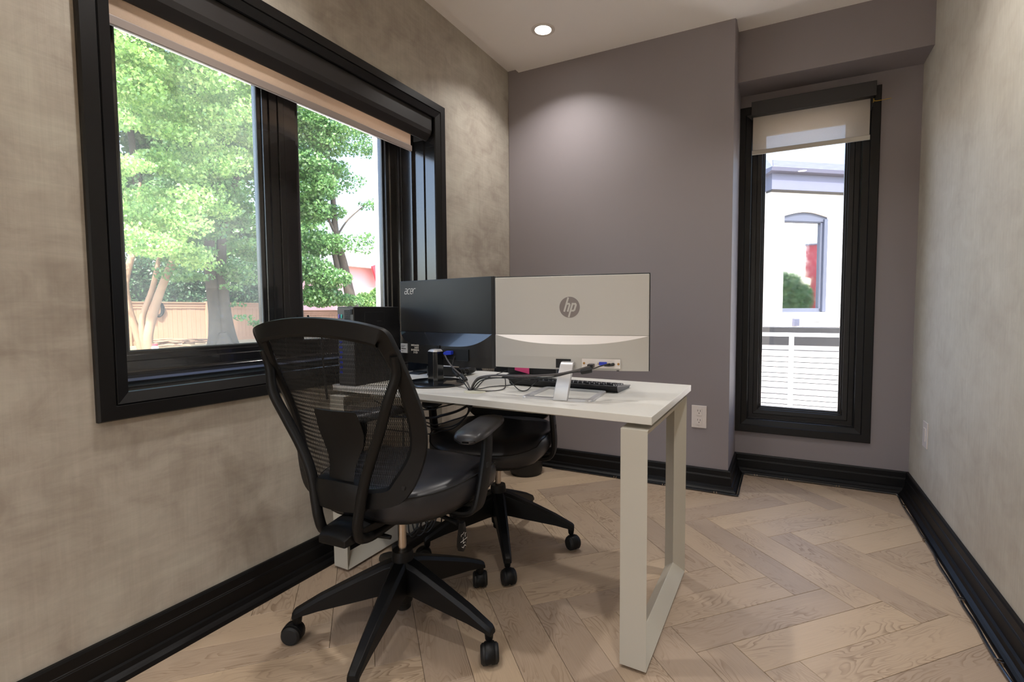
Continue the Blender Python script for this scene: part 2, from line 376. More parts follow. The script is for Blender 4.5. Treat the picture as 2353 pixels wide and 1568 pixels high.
for m_ in range(-7, 6):
    for k in range(-60, 60):
        for kind in (0, 1):
            if kind == 0: ua, va, ln = k+5*m_, k-5*m_, 0
            else: ua, va = k-1+5*m_, k-5*m_
            du, dv = (5, 1) if kind == 0 else (1, 5)
            qs = [(ua, va), (ua, va+dv), (ua+du, va+dv), (ua+du, va)]
            wp = [(LX0+W*(a*cu+b*su_), LY0+W*(a*su_-b*cu)) for a, b in qs]
            if max(p[0] for p in wp) < X0+.01 or min(p[0] for p in wp) > X1-.01 or max(p[1] for p in wp) < Y0+.01 or min(p[1] for p in wp) > Y1-.01: continue
            cpx = sum(p[0] for p in wp)/4; cpy = sum(p[1] for p in wp)/4
            if cpx < XC-.12 and min(p[1] for p in wp) > YB-.01: continue
            pl.append((wp, kind, cpx, cpy))
ALPH = LPH
for wp, kind, cpx, cpy in pl:
    poly = wp; n0 = len(poly)
    for ax, lim, sg in ((0, X0, 1), (0, X1, -1), (1, Y0, 1), (1, Y1, -1)):
        def inside(p): return (p[ax]-lim)*sg >= -1e-9
        def inter(a, b):
            t = (lim-a[ax])/(b[ax]-a[ax]); q = [a[0]+(b[0]-a[0])*t, a[1]+(b[1]-a[1])*t]; return (q[0], q[1])
        if poly: poly = clip(poly, inside, inter)
    if len(poly) < 3: continue
    cl = []
    for q in poly:
        if not cl or (abs(q[0]-cl[-1][0])+abs(q[1]-cl[-1][1])) > 1e-4: cl.append(q)
    if abs(cl[0][0]-cl[-1][0])+abs(cl[0][1]-cl[-1][1]) < 1e-4: cl.pop()
    if len(cl) < 3: continue
    ar = abs(sum(cl[i-1][0]*cl[i][1]-cl[i][0]*cl[i-1][1] for i in range(len(cl))))/2
    if ar < .0006: continue
    ang = ALPH if kind == 0 else ALPH-math.pi/2
    ca_, sa_ = math.cos(-ang), math.sin(-ang)
    loc = [((x-cpx)*ca_-(y-cpy)*sa_, (x-cpx)*sa_+(y-cpy)*ca_) for x, y in cl]
    if ar > W*W*5*.999:
        if full is None: full = plank_mb(loc).mesh('plank', M_OAK)
        me = full
    else: me = plank_mb(loc).mesh('plank', M_OAK)
    o = bpy.data.objects.new('plank', me); COL.objects.link(o); o.parent = fl; o.location = (cpx, cpy, random.uniform(-.0003, .0003)); o.rotation_euler = (0, 0, ang)
# ------------------------------------------------------------------ structure: walls, ceiling
w1 = (.72, 2.19, .80, 2.10)      # left window hole y0 y1 z0 z1
mb = MB(); xo = XL-.36
mb.box(xo, XL, YF-.2, w1[0], -.06, 2.9); mb.box(xo, XL, w1[1], YB+.3, -.06, 2.9); mb.box(xo, XL, w1[0], w1[1], -.06, w1[2]); mb.box(xo, XL, w1[0], w1[1], w1[3], 2.9)
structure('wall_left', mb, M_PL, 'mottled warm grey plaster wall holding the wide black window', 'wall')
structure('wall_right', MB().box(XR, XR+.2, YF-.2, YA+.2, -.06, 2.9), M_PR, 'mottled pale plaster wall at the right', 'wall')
mb = MB().box(XL+.002, XC, YB, YA+.2, -.06, 2.9)
structure('wall_back', mb, M_GREY, 'mauve grey wall behind the desk with the power outlet', 'wall', bevel=.002)
w2 = (-.216, .391, .335, 2.225)
mb = MB(); yo = YA+.2
mb.box(XC, w2[0], YA, yo, -.06, 2.9); mb.box(w2[1], XR, YA, yo, -.06, 2.9); mb.box(w2[0], w2[1], YA, yo, -.06, w2[2]); mb.box(w2[0], w2[1], YA, yo, w2[3], 2.9)
structure('wall_alcove', mb, M_GREY, 'mauve grey alcove wall round the narrow window', 'wall')
dx0, dx1, dz = -1.15, -.15, 2.1
m3 = lambda u_, v_, h: (u_, YF-.1+h, v_)
g = sroot('added_door', 'added black framed glass door, unseen behind the camera, letting in bounce light', 'door', (-.65, YF-.1, 0))  # added unseen door: sun through it bounces up to the ceiling
frame4('added_door_frame', (dx0, dx1, 0, dz), [(0, -.05), (.07, -.05), (.07, .05), (0, .05)], m3, M_FRAME, g)
MB().box(dx0+.06, dx1-.06, YF-.102, YF-.098, .06, dz-.06).build('pane', M_GL2, g)
MB().tube([(dx0+.10, YF-.03, .95), (dx0+.10, YF+.0, .95), (dx0+.10, YF+.0, 1.12), (dx0+.10, YF-.03, 1.12)], .008).build('handle', M_SILV, g, smooth=True)
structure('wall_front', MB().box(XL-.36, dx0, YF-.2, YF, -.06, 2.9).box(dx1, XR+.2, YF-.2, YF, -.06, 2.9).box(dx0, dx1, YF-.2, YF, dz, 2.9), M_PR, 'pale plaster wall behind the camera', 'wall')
structure('trim_1', MB().box(XC, XR, 3.18, YA, 2.368, 2.9), M_GREY, 'mauve grey boxed beam above the narrow window', 'beam')
structure('ceiling', MB().box(-1.618, XR, YF, YB+.012, ZC, 2.95), M_CEIL, 'dropped white ceiling panel', 'ceiling')
structure('trim_2', MB().box(XL, XR, YF, YA, ZU, 2.95), M_CEIL, 'upper ceiling surface seen in the shadow gap and alcove', 'ceiling')
structure('trim_3', MB().box(XL-.36, XR+.2, YF-.2, YA+.2, 2.95, 3.05), M_CEIL, 'roof slab over the room', 'roof')
# ------------------------------------------------------------------ structure: window 1 (left wall)
m1 = lambda u_, v_, h: (XL+h, u_, v_)
g = sroot('window_1', 'wide black two-pane window in the left wall', 'window', (XL, 1.455, .742))
R1 = (.660, 2.251, .742, 2.157)
frame4('casing', R1, [(0, 0), (0, .014), (.004, .020), (.040, .020), (.043, .015), (.046, .019), (.076, .008), (.078, .002), (.078, 0)], m1, M_BLK, g)
frame4('jamb', R1, [(.060, -.001), (.072, -.001), (.072, -.072), (.080, -.072), (.080, -.088), (.069, -.088), (.069, -.150), (.087, -.150), (.087, -.225), (.060, -.225)], m1, M_FRAME, g)
frame4('window_frame', R1, [(.087, -.226), (.104, -.226), (.106, -.236), (.112, -.238), (.112, -.30), (.087, -.30)], m1, M_FRAME, g)
for (a, b) in ((.772, 1.430), (1.446, 2.139)):
    frame4('sash', (a, b, .854, 2.045), [(0, -.242), (.030, -.242), (.033, -.248), (.050, -.248), (.052, -.256), (.062, -.257), (.062, -.29), (0, -.29)], m1, M_FRAME, g, su=1.38)
    frame4('gasket', (a+.082, b-.082, .913, 1.986), [(0, -.2575), (.008, -.2575), (.008, -.266), (0, -.266)], m1, M_SEAL, g)
MB().box(XL-.285, XL-.236, 1.425, 1.452, .83, 2.07).build('mullion', M_FRAME, g, bevel=.002)
MB().box(XL-.275, XL-.272, .84, 1.372, .90, 2.0).build('pane', M_GL1, g)
MB().box(XL-.275, XL-.272, 1.53, 2.07, .90, 2.0).build('pane', M_GL2, g)
mb = MB(); mb.box(XL-.245, XL-.225, 1.50, 1.524, .95, .985); mb.tube([(XL-.23, 1.512, .975), (XL-.21, 1.514, .99), (XL-.205, 1.52, 1.01), (XL-.212, 1.524, 1.03)], .005)
mb.build('latch', M_FRAME, g, smooth=True)
MB().box(XL-.149, XL-.090, .735, 2.16, .811, .8125).build('sill_reflection', mat('teal_grey_reflection', srgb(92, 112, 116), .35, spec=.6, var=.06), g)  # tinted strip: daylight reflected off the lower ledge, painted as colour
MB().box(XL-.224, XL-.152, .752, 2.15, .829, .8305).build('sill_reflection', mat('blue_grey_reflection', srgb(78, 86, 108), .35, spec=.6, var=.06), g)  # same painted reflection, bluer, on the upper ledge
# roller blind 1
b = thing('roller_blind', 'long charcoal roller blind with a peach fabric strip on the wide left window', 'blind', (-1.75, 1.42, 1.95))
MB().prism([(-1.795, 2.082), (-1.706, 2.082), (-1.706, 2.010), (-1.712, 1.990), (-1.744, 1.962), (-1.752, 1.962), (-1.752, 1.985), (-1.795, 2.0)], .735, 2.165, 'y').map(lambda x, y, z: (x, y, z)).build('cassette', M_CASS, b, bevel=.002)
MB().tube([(-1.772, .742, 1.995), (-1.772, 2.10, 1.995)], .02, 14).build('roller', M_FAB, b, smooth=True)
MB().box(-1.7535, -1.7515, .742, 2.046, 1.90, 1.99).build('fabric', M_FAB, b)
MB().prism(rrect(.006, .0145, .003), .742, 2.050, 'y').map(lambda x, y, z: (x-1.7525, y, z+1.892)).build('bottom_bar', M_BAR, b)
MB().box(-1.80, -1.74, 2.125, 2.13, 1.955, 1.99).build('end_bracket', M_DARK, b)
# ------------------------------------------------------------------ structure: window 2 (alcove)
m2 = lambda u_, v_, h: (u_, YA-h, v_)
g = sroot('window_2', 'narrow tall black window in the alcove', 'window', (.09, YA, .27))
R2 = (-.283, .458, .268, 2.292)
frame4('casing', R2, [(0, 0), (0, .016), (.004, .020), (.045, .020), (.049, .014), (.080, .006), (.083, 0)], m2, M_BLK, g)
frame4('window_frame', R2, [(.060, 0), (.084, -.002), (.084, -.022), (.088, -.026), (.112, -.026), (.115, -.034), (.115, -.09), (.060, -.09)], m2, M_FRAME2, g)
frame4('sash', R2, [(.115, -.030), (.140, -.032), (.143, -.040), (.150, -.042), (.152, -.056), (.159, -.058), (.159, -.09), (.115, -.09)], m2, M_FRAME2, g)
MB().box(-.135, .31, YA+.066, YA+.070, .41, 2.15).build('pane', M_GL2, g)
b = thing('roller_blind', 'short cream roller blind over the top of the narrow alcove window', 'blind', (.11, 3.34, 2.2))
MB().box(-.202, .423, 3.295, 3.378, 2.208, 2.287).build('cassette', M_CASS, b, bevel=.002)
MB().box(-.194, .400, 3.336, 3.338, 1.995, 2.215).build('fabric', M_FAB2, b)
MB().prism(rrect(.006, .013, .003), -.197, .403, 'x').map(lambda x, y, z: (x, y+3.337, z+1.998)).build('bottom_bar', M_BAR2, b)
MB().box(.405, .409, 3.30, 3.37, 2.15, 2.21).build('end_bracket', M_DARK, b)
MB().tube([(.408, 3.31, 2.205), (.41, 3.305, 2.185), (.43, 3.30, 2.178), (.49, 3.30, 2.180)], .0018, 6, smooth=5).tube([(.408, 3.308, 2.175), (.410, 3.308, 2.195)], .004, 6).build('cord', M_YEL, b, smooth=True)
# ------------------------------------------------------------------ structure: baseboards
PB = [(0, 0), (.050, 0), (.050, .006), (.047, .014), (.040, .020), (.033, .024), (.030, .034), (.0285, .038), (.020, .041), (.0185, .084), (.0165, .0865), (.0165, .089), (.0145, .091), (.0135, .119), (.010, .125), (0, .125)]
def baseboard(name, a, b_, nrm, ma, mb_, label):
    a = Vector(a); b_ = Vector(b_); t = (b_-a).normalized(); nv = Vector(nrm)
    rg = [[], []]
    for d, z in PB:
        p = a+nv*d+t*d*ma; q = b_+nv*d-t*d*mb_
        rg[0].append((p.x, p.y, z)); rg[1].append((q.x, q.y, z))
    structure(name, MB().rings(rg), M_BASE, label, 'baseboard')
baseboard('baseboard_left', (XL, YF), (XL, YB), (1, 0), 1, 1, 'tall black moulded baseboard along the left plaster wall')
baseboard('baseboard_back', (XL, YB), (XC, YB), (0, -1), 1, -1, 'tall black moulded baseboard behind the desk')
baseboard('baseboard_column', (XC, YB), (XC, YA), (1, 0), -1, 1, 'short black baseboard return into the alcove')
baseboard('baseboard_alcove', (XC, YA), (XR, YA), (0, -1), 1, 1, 'black moulded baseboard under the narrow window')
baseboard('baseboard_right', (XR, YF), (XR, YA), (-1, 0), 1, 1, 'black moulded baseboard along the right plaster wall')
print('planks', len(fl.children))
# cable tacked along the baseboards
pts = []
def wig(a, b_, n_, nrm, amp=.004):
    for i in range(n_):
        t = i/(n_-1); k = random.uniform(0, amp)
        pts.append((a[0]+(b_[0]-a[0])*t+nrm[0]*k, a[1]+(b_[1]-a[1])*t+nrm[1]*k, .0065))
e_ = .0570
wig((-1.35, YB-e_), (XC+e_-.012, YB-e_), 12, (0, -1), .002); wig((XC+e_, YB-e_+.012), (XC+e_, YA-e_-.012), 4, (1, 0), .001)
wig((XC+e_+.01, YA-e_), (XR-e_-.012, YA-e_), 9, (0, -1), .003); wig((XR-e_, YA-e_-.02), (XR-e_, .9, 0), 24, (-1, 0), .007)
t = thing('baseboard_cable', 'thin glossy black cable clipped to the foot of the baseboards', 'cable', (.3, YA-e_, 0))
MB().tube(pts, .0052, 8, smooth=4).build('cable_run', M_MON2, t, smooth=True)
for (x, y, ax) in ((-.92, YB-e_, 0), (-.62, YB-e_, 0), (-.33, YB-e_, 0), (-.14, YA-e_, 0), (.03, YA-e_, 0), (.30, YA-e_, 0), (XR-e_, 3.15, 1), (XR-e_, 2.72, 1), (XR-e_, 2.21, 1), (XR-e_, 1.86, 1)):
    mb = MB()
    for k in (-.007, .007):
        if ax == 0: mb.box(x+k-.002, x+k+.002, y-.008, y+.006, 0, .0135)
        else: mb.box(x-.010, x+.006, y+k-.002, y+k+.002, 0, .0135)
    mb.build('clip', M_CHROME, t)
# ------------------------------------------------------------------ outlet, switch plate, ceiling lights
o_ = thing('wall_outlet', 'white double power outlet plate low on the mauve grey wall', 'outlet', (-.432, YB, .42))
MB().box(-.475, -.391, YB-.006, YB, .357, .488).build('plate', M_WPL, o_, bevel=.002)
for zc in (.452, .398):
    MB().prism(rrect(.017, .021, .006), YB-.0085, YB-.005, 'y').map(lambda x, y, z: (x-.432, y, z+zc)).build('receptacle', M_WPL, o_)
    mb = MB().box(-.4405, -.4385, YB-.0092, YB-.008, zc+.002, zc+.012).box(-.4265, -.4242, YB-.0092, YB-.008, zc+.001, zc+.011)
    mb.lathe([(.0025, YB-.0092), (.0025, YB-.008)], (-.432, 0, zc-.008), 10, 'y'); mb.build('slots', M_DARK, o_)
for zc in (.476, .368): MB().lathe([(.002, YB-.0075), (.002, YB-.006)], (-.432, 0, zc), 8, 'y').build('screw', M_SILV, o_)
o_ = thing('switch_plate', 'pale switch plate low on the right plaster wall', 'switch plate', (XR, 3.06, .42))
MB().box(XR-.005, XR, 3.018, 3.102, .352, .480).build('plate', M_WPL, o_, bevel=.0015)
MB().box(XR-.008, XR-.004, 3.043, 3.077, .383, .449).build('rocker', M_WPL, o_, bevel=.001)
def downlight(x, y, label):
    t = thing('ceiling_light', label, 'ceiling light', (x, y, ZC), group='recessed ceiling lights')
    MB().lathe([(.045, -.001), (.047, -.004), (.062, -.005), (.066, -.002), (.067, 0), (.045, .0)], (0, 0, 0), 40, cap=False).build('trim_ring', M_TRIMW, t, local=True, smooth=True)
    MB().lathe([(.0, -.0025), (.045, -.0025), (.045, -.0005), (0, -.0005)], (0, 0, 0), 40).build('lens', M_LAMP, t, local=True)
    ld = bpy.data.lights.new('lamp', 'AREA'); ld.shape = 'DISK'; ld.size = .085; ld.energy = LAMP_W; ld.color = (1, .96, .92); ld.spread = R(122)
    lo = bpy.data.objects.new('lamp', ld); COL.objects.link(lo); lo.location = (0, 0, -.006); lo.parent = t
downlight(-1.252, 2.599, 'round recessed ceiling light glowing above the desk')
for x, y, lb in ((.15, 2.0, 'added recessed fill light above the open floor right of the desk, out of view'), (-1.252, .9, 'added recessed fill light above the wide window end nearest the camera, out of view'),
                 (.15, .4, 'added recessed fill light over the camera, out of view'), (-.7, -.9, 'added recessed fill light in the middle of the room behind the camera'),
                 (.15, -1.4, 'added recessed fill light behind the camera near the right wall'), (-1.3, -1.8, 'added recessed fill light in the far corner behind the camera')):
    downlight(x, y, lb)  # unseen lights added to brighten the room
# ================================================================== desk
DZ = .750
SK = .040
def skew(x, y, z): return (x, y+SK*(-.324-x), z)
dk = thing('desk', 'white office desk on two white loop legs', 'desk', (-.96, 1.66, 0))
# tabletop with a round hole for the grommet
mb = MB().box(-1.640, -.324, 1.361, 2.010, .7265, DZ); mb.map(skew).build('tabletop', M_DESK, dk, bevel=.0012)
def loop_leg(xo_, sgn, y0, y1, zt):
    """closed loop of triangular tube: outer face 8 cm wide, ridge pointing into the loop"""
    prof = [(0, 0), (.080, 0), (.038, .050)]
    cs = lambda h: [(y0+h, .010+h), (y1-h, .010+h), (y1-h, zt-h), (y0+h, zt-h)]
    rg = []
    for k in range(4):
        rg.append([(xo_-sgn*a, cs(h)[k][0], cs(h)[k][1]) for a, h in prof])
    return MB().rings(rg, closed=True).map(lambda x, y, z: (x, y+.028*(-.332-x), z))
l1 = loop_leg(-.332, 1, 1.352, 1.968, .712).build('leg', M_LEG, dk, bevel=.0015)
l2 = loop_leg(-1.622, -1, 1.345, 1.968, .712).build('leg', M_LEG, dk, bevel=.0015)
for lx, lf in ((-.372, l1), (-1.582, l2)):
    for ly in (1.43, 1.93):
        ft = MB().lathe([(.018, 0), (.02, .003), (.02, .0105)], (lx, ly+.028*(-.332-lx), 0), 16).build('foot', M_RUB, None); ft.parent = lf; ft.location = -dk.location
for lx in (-.372, -1.582):
    for ly in (1.42, 1.90): MB().box(lx-.012, lx+.012, ly, ly+.025, .711, .728).map(skew).build('spacer', M_LEG, dk)
mb = MB().box(-1.54, -.41, 1.52, 1.56, .690, .7265).box(-1.54, -.41, 1.84, 1.88, .690, .7265); mb.build('crossbar', M_LEG, dk)
gx, gy = -1.012, 1.512
mb = MB(); mb.lathe([(0, DZ), (.042, DZ), (.042, DZ+.0018), (.038, DZ+.0032), (0, DZ+.0032)], (gx, gy, 0), 36); gr = mb.build('grommet', M_GROM, dk, smooth=True)
sl = MB().lathe([(0, DZ+.003), (.014, DZ+.003), (.014, DZ+.0036), (0, DZ+.0036)], (gx-.024, gy+.010, 0), 20).build('cable_slot', M_DARK, None); sl.parent = gr; sl.location = -dk.location

# ================================================================== logos from strokes
def stroke(mb, pts, wd, depth, f):
    """flat ribbon with mitred joints in 2-D, mapped by f(x, y, d)"""
    n = len(pts); L_, Rr = [], []
    for i in range(n):
        p = Vector(pts[i]); a = (p-Vector(pts[i-1])).normalized() if i else None; b_ = (Vector(pts[i+1])-p).normalized() if i < n-1 else None
        if a is None: a = b_
        if b_ is None: b_ = a
        nn = Vector((-(a+b_).y, (a+b_).x)).normalized(); k = wd/2/max(.45, nn.dot(Vector((-a.y, a.x))))
        L_.append(p+nn*k); Rr.append(p-nn*k)
    poly = L_+Rr[::-1]; n2 = len(L_)
    for i in range(n2-1):
        q = [L_[i], L_[i+1], Rr[i+1], Rr[i]]
        mb.add([f(v.x, v.y, 0) for v in q]+[f(v.x, v.y, depth) for v in q], [(0, 1, 2, 3), (7, 6, 5, 4), (0, 4, 5, 1), (1, 5, 6, 2), (2, 6, 7, 3), (3, 7, 4, 0)])
def arc(cx_, cy_, rx, ry, a0, a1, n=8): return [(cx_+rx*math.cos(R(a0+(a1-a0)*i/n)), cy_+ry*math.sin(R(a0+(a1-a0)*i/n))) for i in range(n+1)]

# ================================================================== silver monitor
# local frame: x along the panel, y from the camera side (-) to the screen side (+), z up from the desk
def back_shell(W_, z0, z1, zc, s_, d_, y0, nx=40, edge=.06, power=2.4, tail=.0):
    """rear shell: flat upper part, sloping shelf whose lower edge bows down, bulged lower part"""
    up_, sh, lo_ = MB(), MB(), MB()
    xs = [-W_/2+W_*i/nx for i in range(nx+1)]
    S = lambda x: s_*max(0, 1-abs(2*x/W_)**power)
    D = lambda x: d_*max(0, 1-abs(2*x/W_)**power)
    up_.box(-W_/2, W_/2, y0, y0+.012, zc, z1)
    a = [(x, y0, zc) for x in xs]; b_ = [(x, y0-D(x), zc-S(x)) for x in xs]; c_ = [(x, y0-D(x)*1.04, (zc-s_+z0)/2) for x in xs]; e_ = [(x, y0-D(x)*.9, z0) for x in xs]; f_ = [(x, y0+.012, z0) for x in xs]; h_ = [(x, y0+.012, zc) for x in xs]
    def strip(mb, p, q):
        n = len(p); mb.add(p+q, [(i, i+1, n+i+1, n+i) for i in range(n-1)])
    strip(sh, a, b_); strip(lo_, b_, c_); strip(lo_, c_, e_); strip(lo_, e_, f_); strip(lo_, f_, h_)
    lo_.add([a[0], b_[0], c_[0], e_[0], f_[0], h_[0]], [(0, 1, 2, 3, 4, 5)]); lo_.add([a[-1], b_[-1], c_[-1], e_[-1], f_[-1], h_[-1]], [(5, 4, 3, 2, 1, 0)])
    return up_, sh, lo_
yl, yr = Vector((-.9195, 1.508)), Vector((-.391, 1.592))
mid = (yl+yr)/2; HA = math.atan2(yr.y-yl.y, yr.x-yl.x); HW = (yr-yl).length
hp = thing('monitor', 'silver-backed computer monitor with a round logo, turned away on the desk', 'monitor', (mid.x, mid.y, DZ), HA)
HZ0, HZ1, HZC = .0985, .4145, .2135
upm, shm, lom = back_shell(HW, HZ0, HZ1, HZC, .030, .026, 0)
upm.build('back_cover', M_HP, hp, local=True, bevel=.002); shm.build('shelf', M_HPB, hp, local=True, smooth=True); lom.build('lower_cover', M_HP, hp, local=True, smooth=True, ang=30)
MB().box(-HW/2-.002, HW/2+.003, .0115, .018, HZ0-.001, HZ1+.0045).build('bezel', M_MON, hp, local=True, bevel=.0015)
MB().box(-HW/2+.004, HW/2-.004, .018, .0184, HZ0+.012, HZ1-.003).build('screen', M_MON2, hp, local=True)
# logo disc with the slanted letters let into it
lx, lz, lr = .004, .3085, .0355
lg = MB().lathe([(0, -.0006), (lr, -.0006), (lr, 0), (0, 0)], (lx, 0, lz), 48, 'y').build('logo', M_LOGO, hp, local=True)
mb = MB(); fl_ = lambda x, y, d: (lx+x*lr, -.0006-d, lz+y*lr)
sh_ = .30
q = lambda x, y: (x+sh_*y, y)
t_ = .17
# ascender of the first letter runs to the rim, tail of the second to the opposite rim
stroke(mb, [q(-.40, -.42), q(-.40, .93)], t_, .0004, fl_)
stroke(mb, [q(-.40, .33), q(-.14, .33), q(-.06, .24), q(-.06, -.42)], t_, .0004, fl_)
stroke(mb, [q(.20, -.95), q(.20, .40)], t_, .0004, fl_)
stroke(mb, [q(.20, .32), q(.48, .32), q(.56, .22), q(.56, -.24), q(.48, -.33), q(.20, -.33)], t_, .0004, fl_)
o = mb.build('lettering', M_HP, lg, local=True)
# stand: flat neck and open rectangular foot
nx_ = -.0005
def hl(x, y, z):
    """world to monitor local"""
    d = Vector((x-mid.x, y-mid.y)); return (d.x*math.cos(HA)+d.y*math.sin(HA), -d.x*math.sin(HA)+d.y*math.cos(HA), z-DZ)
n0 = hl(-.655, 1.475, DZ); n1 = hl(-.640, 1.497, .868)
mb = MB(); rg = []
for k, (y, z) in enumerate(((n0[1], 0), (n0[1]+.001, .03), (n1[1], .116), (n1[1]+.010, .1265), (n1[1]+.040, .1275))):
    cx_ = n0[0]+(n1[0]-n0[0])*min(1, z/.12); hw = .0255-.003*z/.12
    th = .016 if k < 3 else .014
    rg.append([(cx_-hw, y, z), (cx_+hw, y, z), (cx_+hw, y+th, z-(.0 if k < 3 else .013)), (cx_-hw, y+th, z-(.0 if k < 3 else .013))])
mb.rings(rg); mb.build('neck', M_SILV, hp, local=True, bevel=.003, smooth=True)
fc = [hl(-.785, 1.478, 0), hl(-.560, 1.500, 0), hl(-.575, 1.690, 0), hl(-.800, 1.690, 0)]
def ringframe(c4_, wd, z0, z1, rad=.016, arch=.0):
    cx_ = sum(p[0] for p in c4_)/4; cy_ = sum(p[1] for p in c4_)/4
    path = []
    for i in range(4):
        a, b_, c_ = Vector(c4_[i-1][:2]), Vector(c4_[i][:2]), Vector(c4_[(i+1) % 4][:2])
        u1 = (a-b_).normalized(); u2 = (c_-b_).normalized()
        for k in range(5):
            t = k/4; p = b_+u1*rad*(1-t)**2+u2*rad*t**2; path.append((p.x, p.y, 0))
    sec = [(-wd/2, z0), (wd/2, z0), (wd/2, z1-.001), (0, z1), (-wd/2, z1-.001)]
    return MB().sweep(path, sec, closed=True)
ringframe(fc, .019, .0, .008).build('foot', M_SILV, hp, local=True, smooth=True, ang=30)
for i in (0, 1):
    MB().lathe([(.008, 0), (.009, .003), (.006, .007)], (fc[i][0], fc[i][1], 0), 12).build('foot_pad', M_SILV, hp, local=True, smooth=True)
# port recess
px0, px1 = .053, .180
yb = -.0265
MB().box(-.037, .015, yb-.0006, yb+.002, .104, .1345).build('neck_slot', M_DARK, hp, local=True)
pr = MB().box(px0, px1, yb-.0008, yb+.002, .110, .137).build('port_panel', M_HPB, hp, local=True)
MB().box(px0, px1, yb-.0030, yb, .1075, .1100).build('port_lip', M_HPB, hp, local=True)
for sx in (.060, .174):
    MB().lathe([(0, yb-.003), (.0035, yb-.003), (.004, yb-.0008), (0, yb-.0008)], (sx, 0, .122), 14, 'y').build('screw', M_GOLD, hp, local=True)
mb = MB().prism(rrect(.013, .0055, .002), yb-.004, yb, 'y').map(lambda x, y, z: (x+.1235, y, z+.1225)); vg = mb.build('video_port', M_BLUE, hp, local=True)
for sx in (.1075, .1395): MB().lathe([(0, yb-.005), (.003, yb-.005), (.003, yb), (0, yb)], (sx, 0, .1225), 8, 'y').build('port_nut', M_CHROME, vg, local=True)
MB().box(.168, .176, yb+.0005, yb+.0025, .0990, .1015).build('lock_slot', M_DARK, hp, local=True)
# plugs
pg = thing('video_plug', 'grey video plug pushed into the back of the silver monitor', 'plug', Matrix.Rotation(HA, 3, 'Z') @ Vector((.088, yb-.02, .115))+Vector((mid.x, mid.y, DZ)), HA)
MB().box(-.012, .008, -.008, .0185, -.006, .007).build('plug_shell', M_GCABLE, pg, local=True, bevel=.002)
MB().box(-.011, .007, -.0135, -.008, -.006, .006).build('plug_collar', M_DARK, pg, local=True, bevel=.001)
pg2 = thing('power_plug', 'thin black angled power plug in the back of the silver monitor', 'plug', Matrix.Rotation(HA, 3, 'Z') @ Vector((.157, yb-.004, .121))+Vector((mid.x, mid.y, DZ)), HA)
MB().lathe([(.005, -.007), (.0055, 0), (.005, .0035)], (0, 0, 0), 12, 'y').tube([(0, -.005, 0), (-.012, -.009, -.002), (-.027, -.011, -.003)], [.005, .0045, .003], 8).build('plug_body', M_CABLE, pg2, local=True, smooth=True)

# ================================================================== black-backed monitor
al, ar_ = Vector((-1.512, 1.695)), Vector((-.998, 1.605))
al = Vector((-1.517, 1.683)); ar_ = Vector((-.992, 1.600))
amid = (al+ar_)/2; AA = math.atan2(ar_.y-al.y, ar_.x-al.x); AW = (ar_-al).length
ac = thing('monitor', 'matt black-backed computer monitor on a round glossy foot', 'monitor', (amid.x, amid.y, DZ), AA)
AZ0, AZ1, AZC = .078, .428, .208
upm, shm, lom = back_shell(AW, AZ0, AZ1, AZC, .052, .032, 0, power=5)
upm.build('back_cover', M_MON, ac, local=True, bevel=.002); shm.build('shelf', M_MON2, ac, local=True, smooth=True); lom.build('lower_cover', M_MON, ac, local=True, smooth=True, ang=30)
MB().box(-AW/2-.001, AW/2+.001, .0115, .026, AZ0-.001, AZ1+.001).build('bezel', M_MON, ac, local=True, bevel=.002)
MB().box(-AW/2+.012, AW/2-.012, .026, .0264, AZ0+.015, AZ1-.012).build('screen', M_MON2, ac, local=True)
def alc(x, y, z):
    d = Vector((x-amid.x, y-amid.y)); return (d.x*math.cos(AA)+d.y*math.sin(AA), -d.x*math.sin(AA)+d.y*math.cos(AA), z-DZ)
# word mark
mb = MB(); ah = .022; aw = .018
ax0 = -AW/2+.030; az0 = .372
fa = lambda x, y, d: (ax0+x*aw+.26*y*ah*.9, -.0003-d, az0+y*ah)
aw = .0205
let = {0: [[(.12, 1), (.68, 1), (.86, .84), (.86, 0)], [(.86, .56), (.30, .56), (.08, .42), (.08, .15), (.28, 0), (.86, 0)]],
       1.0: [[(.92, 1), (.42, 1), (.14, .78), (.10, .25), (.34, 0), (.84, 0)]],
       1.95: [[(.10, .50), (.86, .50), (.90, .80), (.70, 1), (.36, 1), (.12, .75), (.10, .25), (.34, 0), (.80, 0)]],
       2.95: [[(.06, 0), (.06, .70), (.26, 1), (.80, 1)]]}
for ox, st in let.items():
    for s_ in st: stroke(mb, [((x+ox), y) for x, y in s_], .125, .0006, lambda x, y, d: (ax0+x*aw*.9+.22*y*ah, -.0001-d, az0+y*ah))
mb.build('lettering', M_TXT, ac, local=True)
YBk = -.0325
MB().box(-.226, -.186, YBk-.0006, YBk+.004, .118, .158).build('rating_label', M_LABEL, ac, local=True)
mb = MB()
for k, (w_, z) in enumerate(((.026, .150), (.022, .1465), (.018, .143), (.030, .1365), (.012, .126))): mb.box(-.222, -.222+w_, YBk-.0009, YBk, z-.0006*(1+2*(k == 3)), z+.0006*(1+(k == 3)))
mb.build('label_print', M_DARK, ac, local=True)
mb = MB(); rnd = random.Random(3)
for r_i, z in enumerate((.153, .143, .133, .123)):
    for c_i in range(7):
        if r_i == 1 and c_i < 3 or r_i == 3 and c_i in (0, 1, 6): continue
        x = -.158+c_i*.0072; h_ = .0025+.002*rnd.random(); mb.box(x, x+.0022+.002*rnd.random(), YBk-.0006, YBk+.004, z-h_, z+h_)
mb.build('approval_marks', M_TXT, ac, local=True)
pa, pb = alc(-1.218, 1.62, .898), alc(-1.085, 1.60, .853)
MB().box(pa[0], pb[0], YBk-.0012, YBk+.004, .104, .147).build('port_recess', M_DARK, ac, local=True)
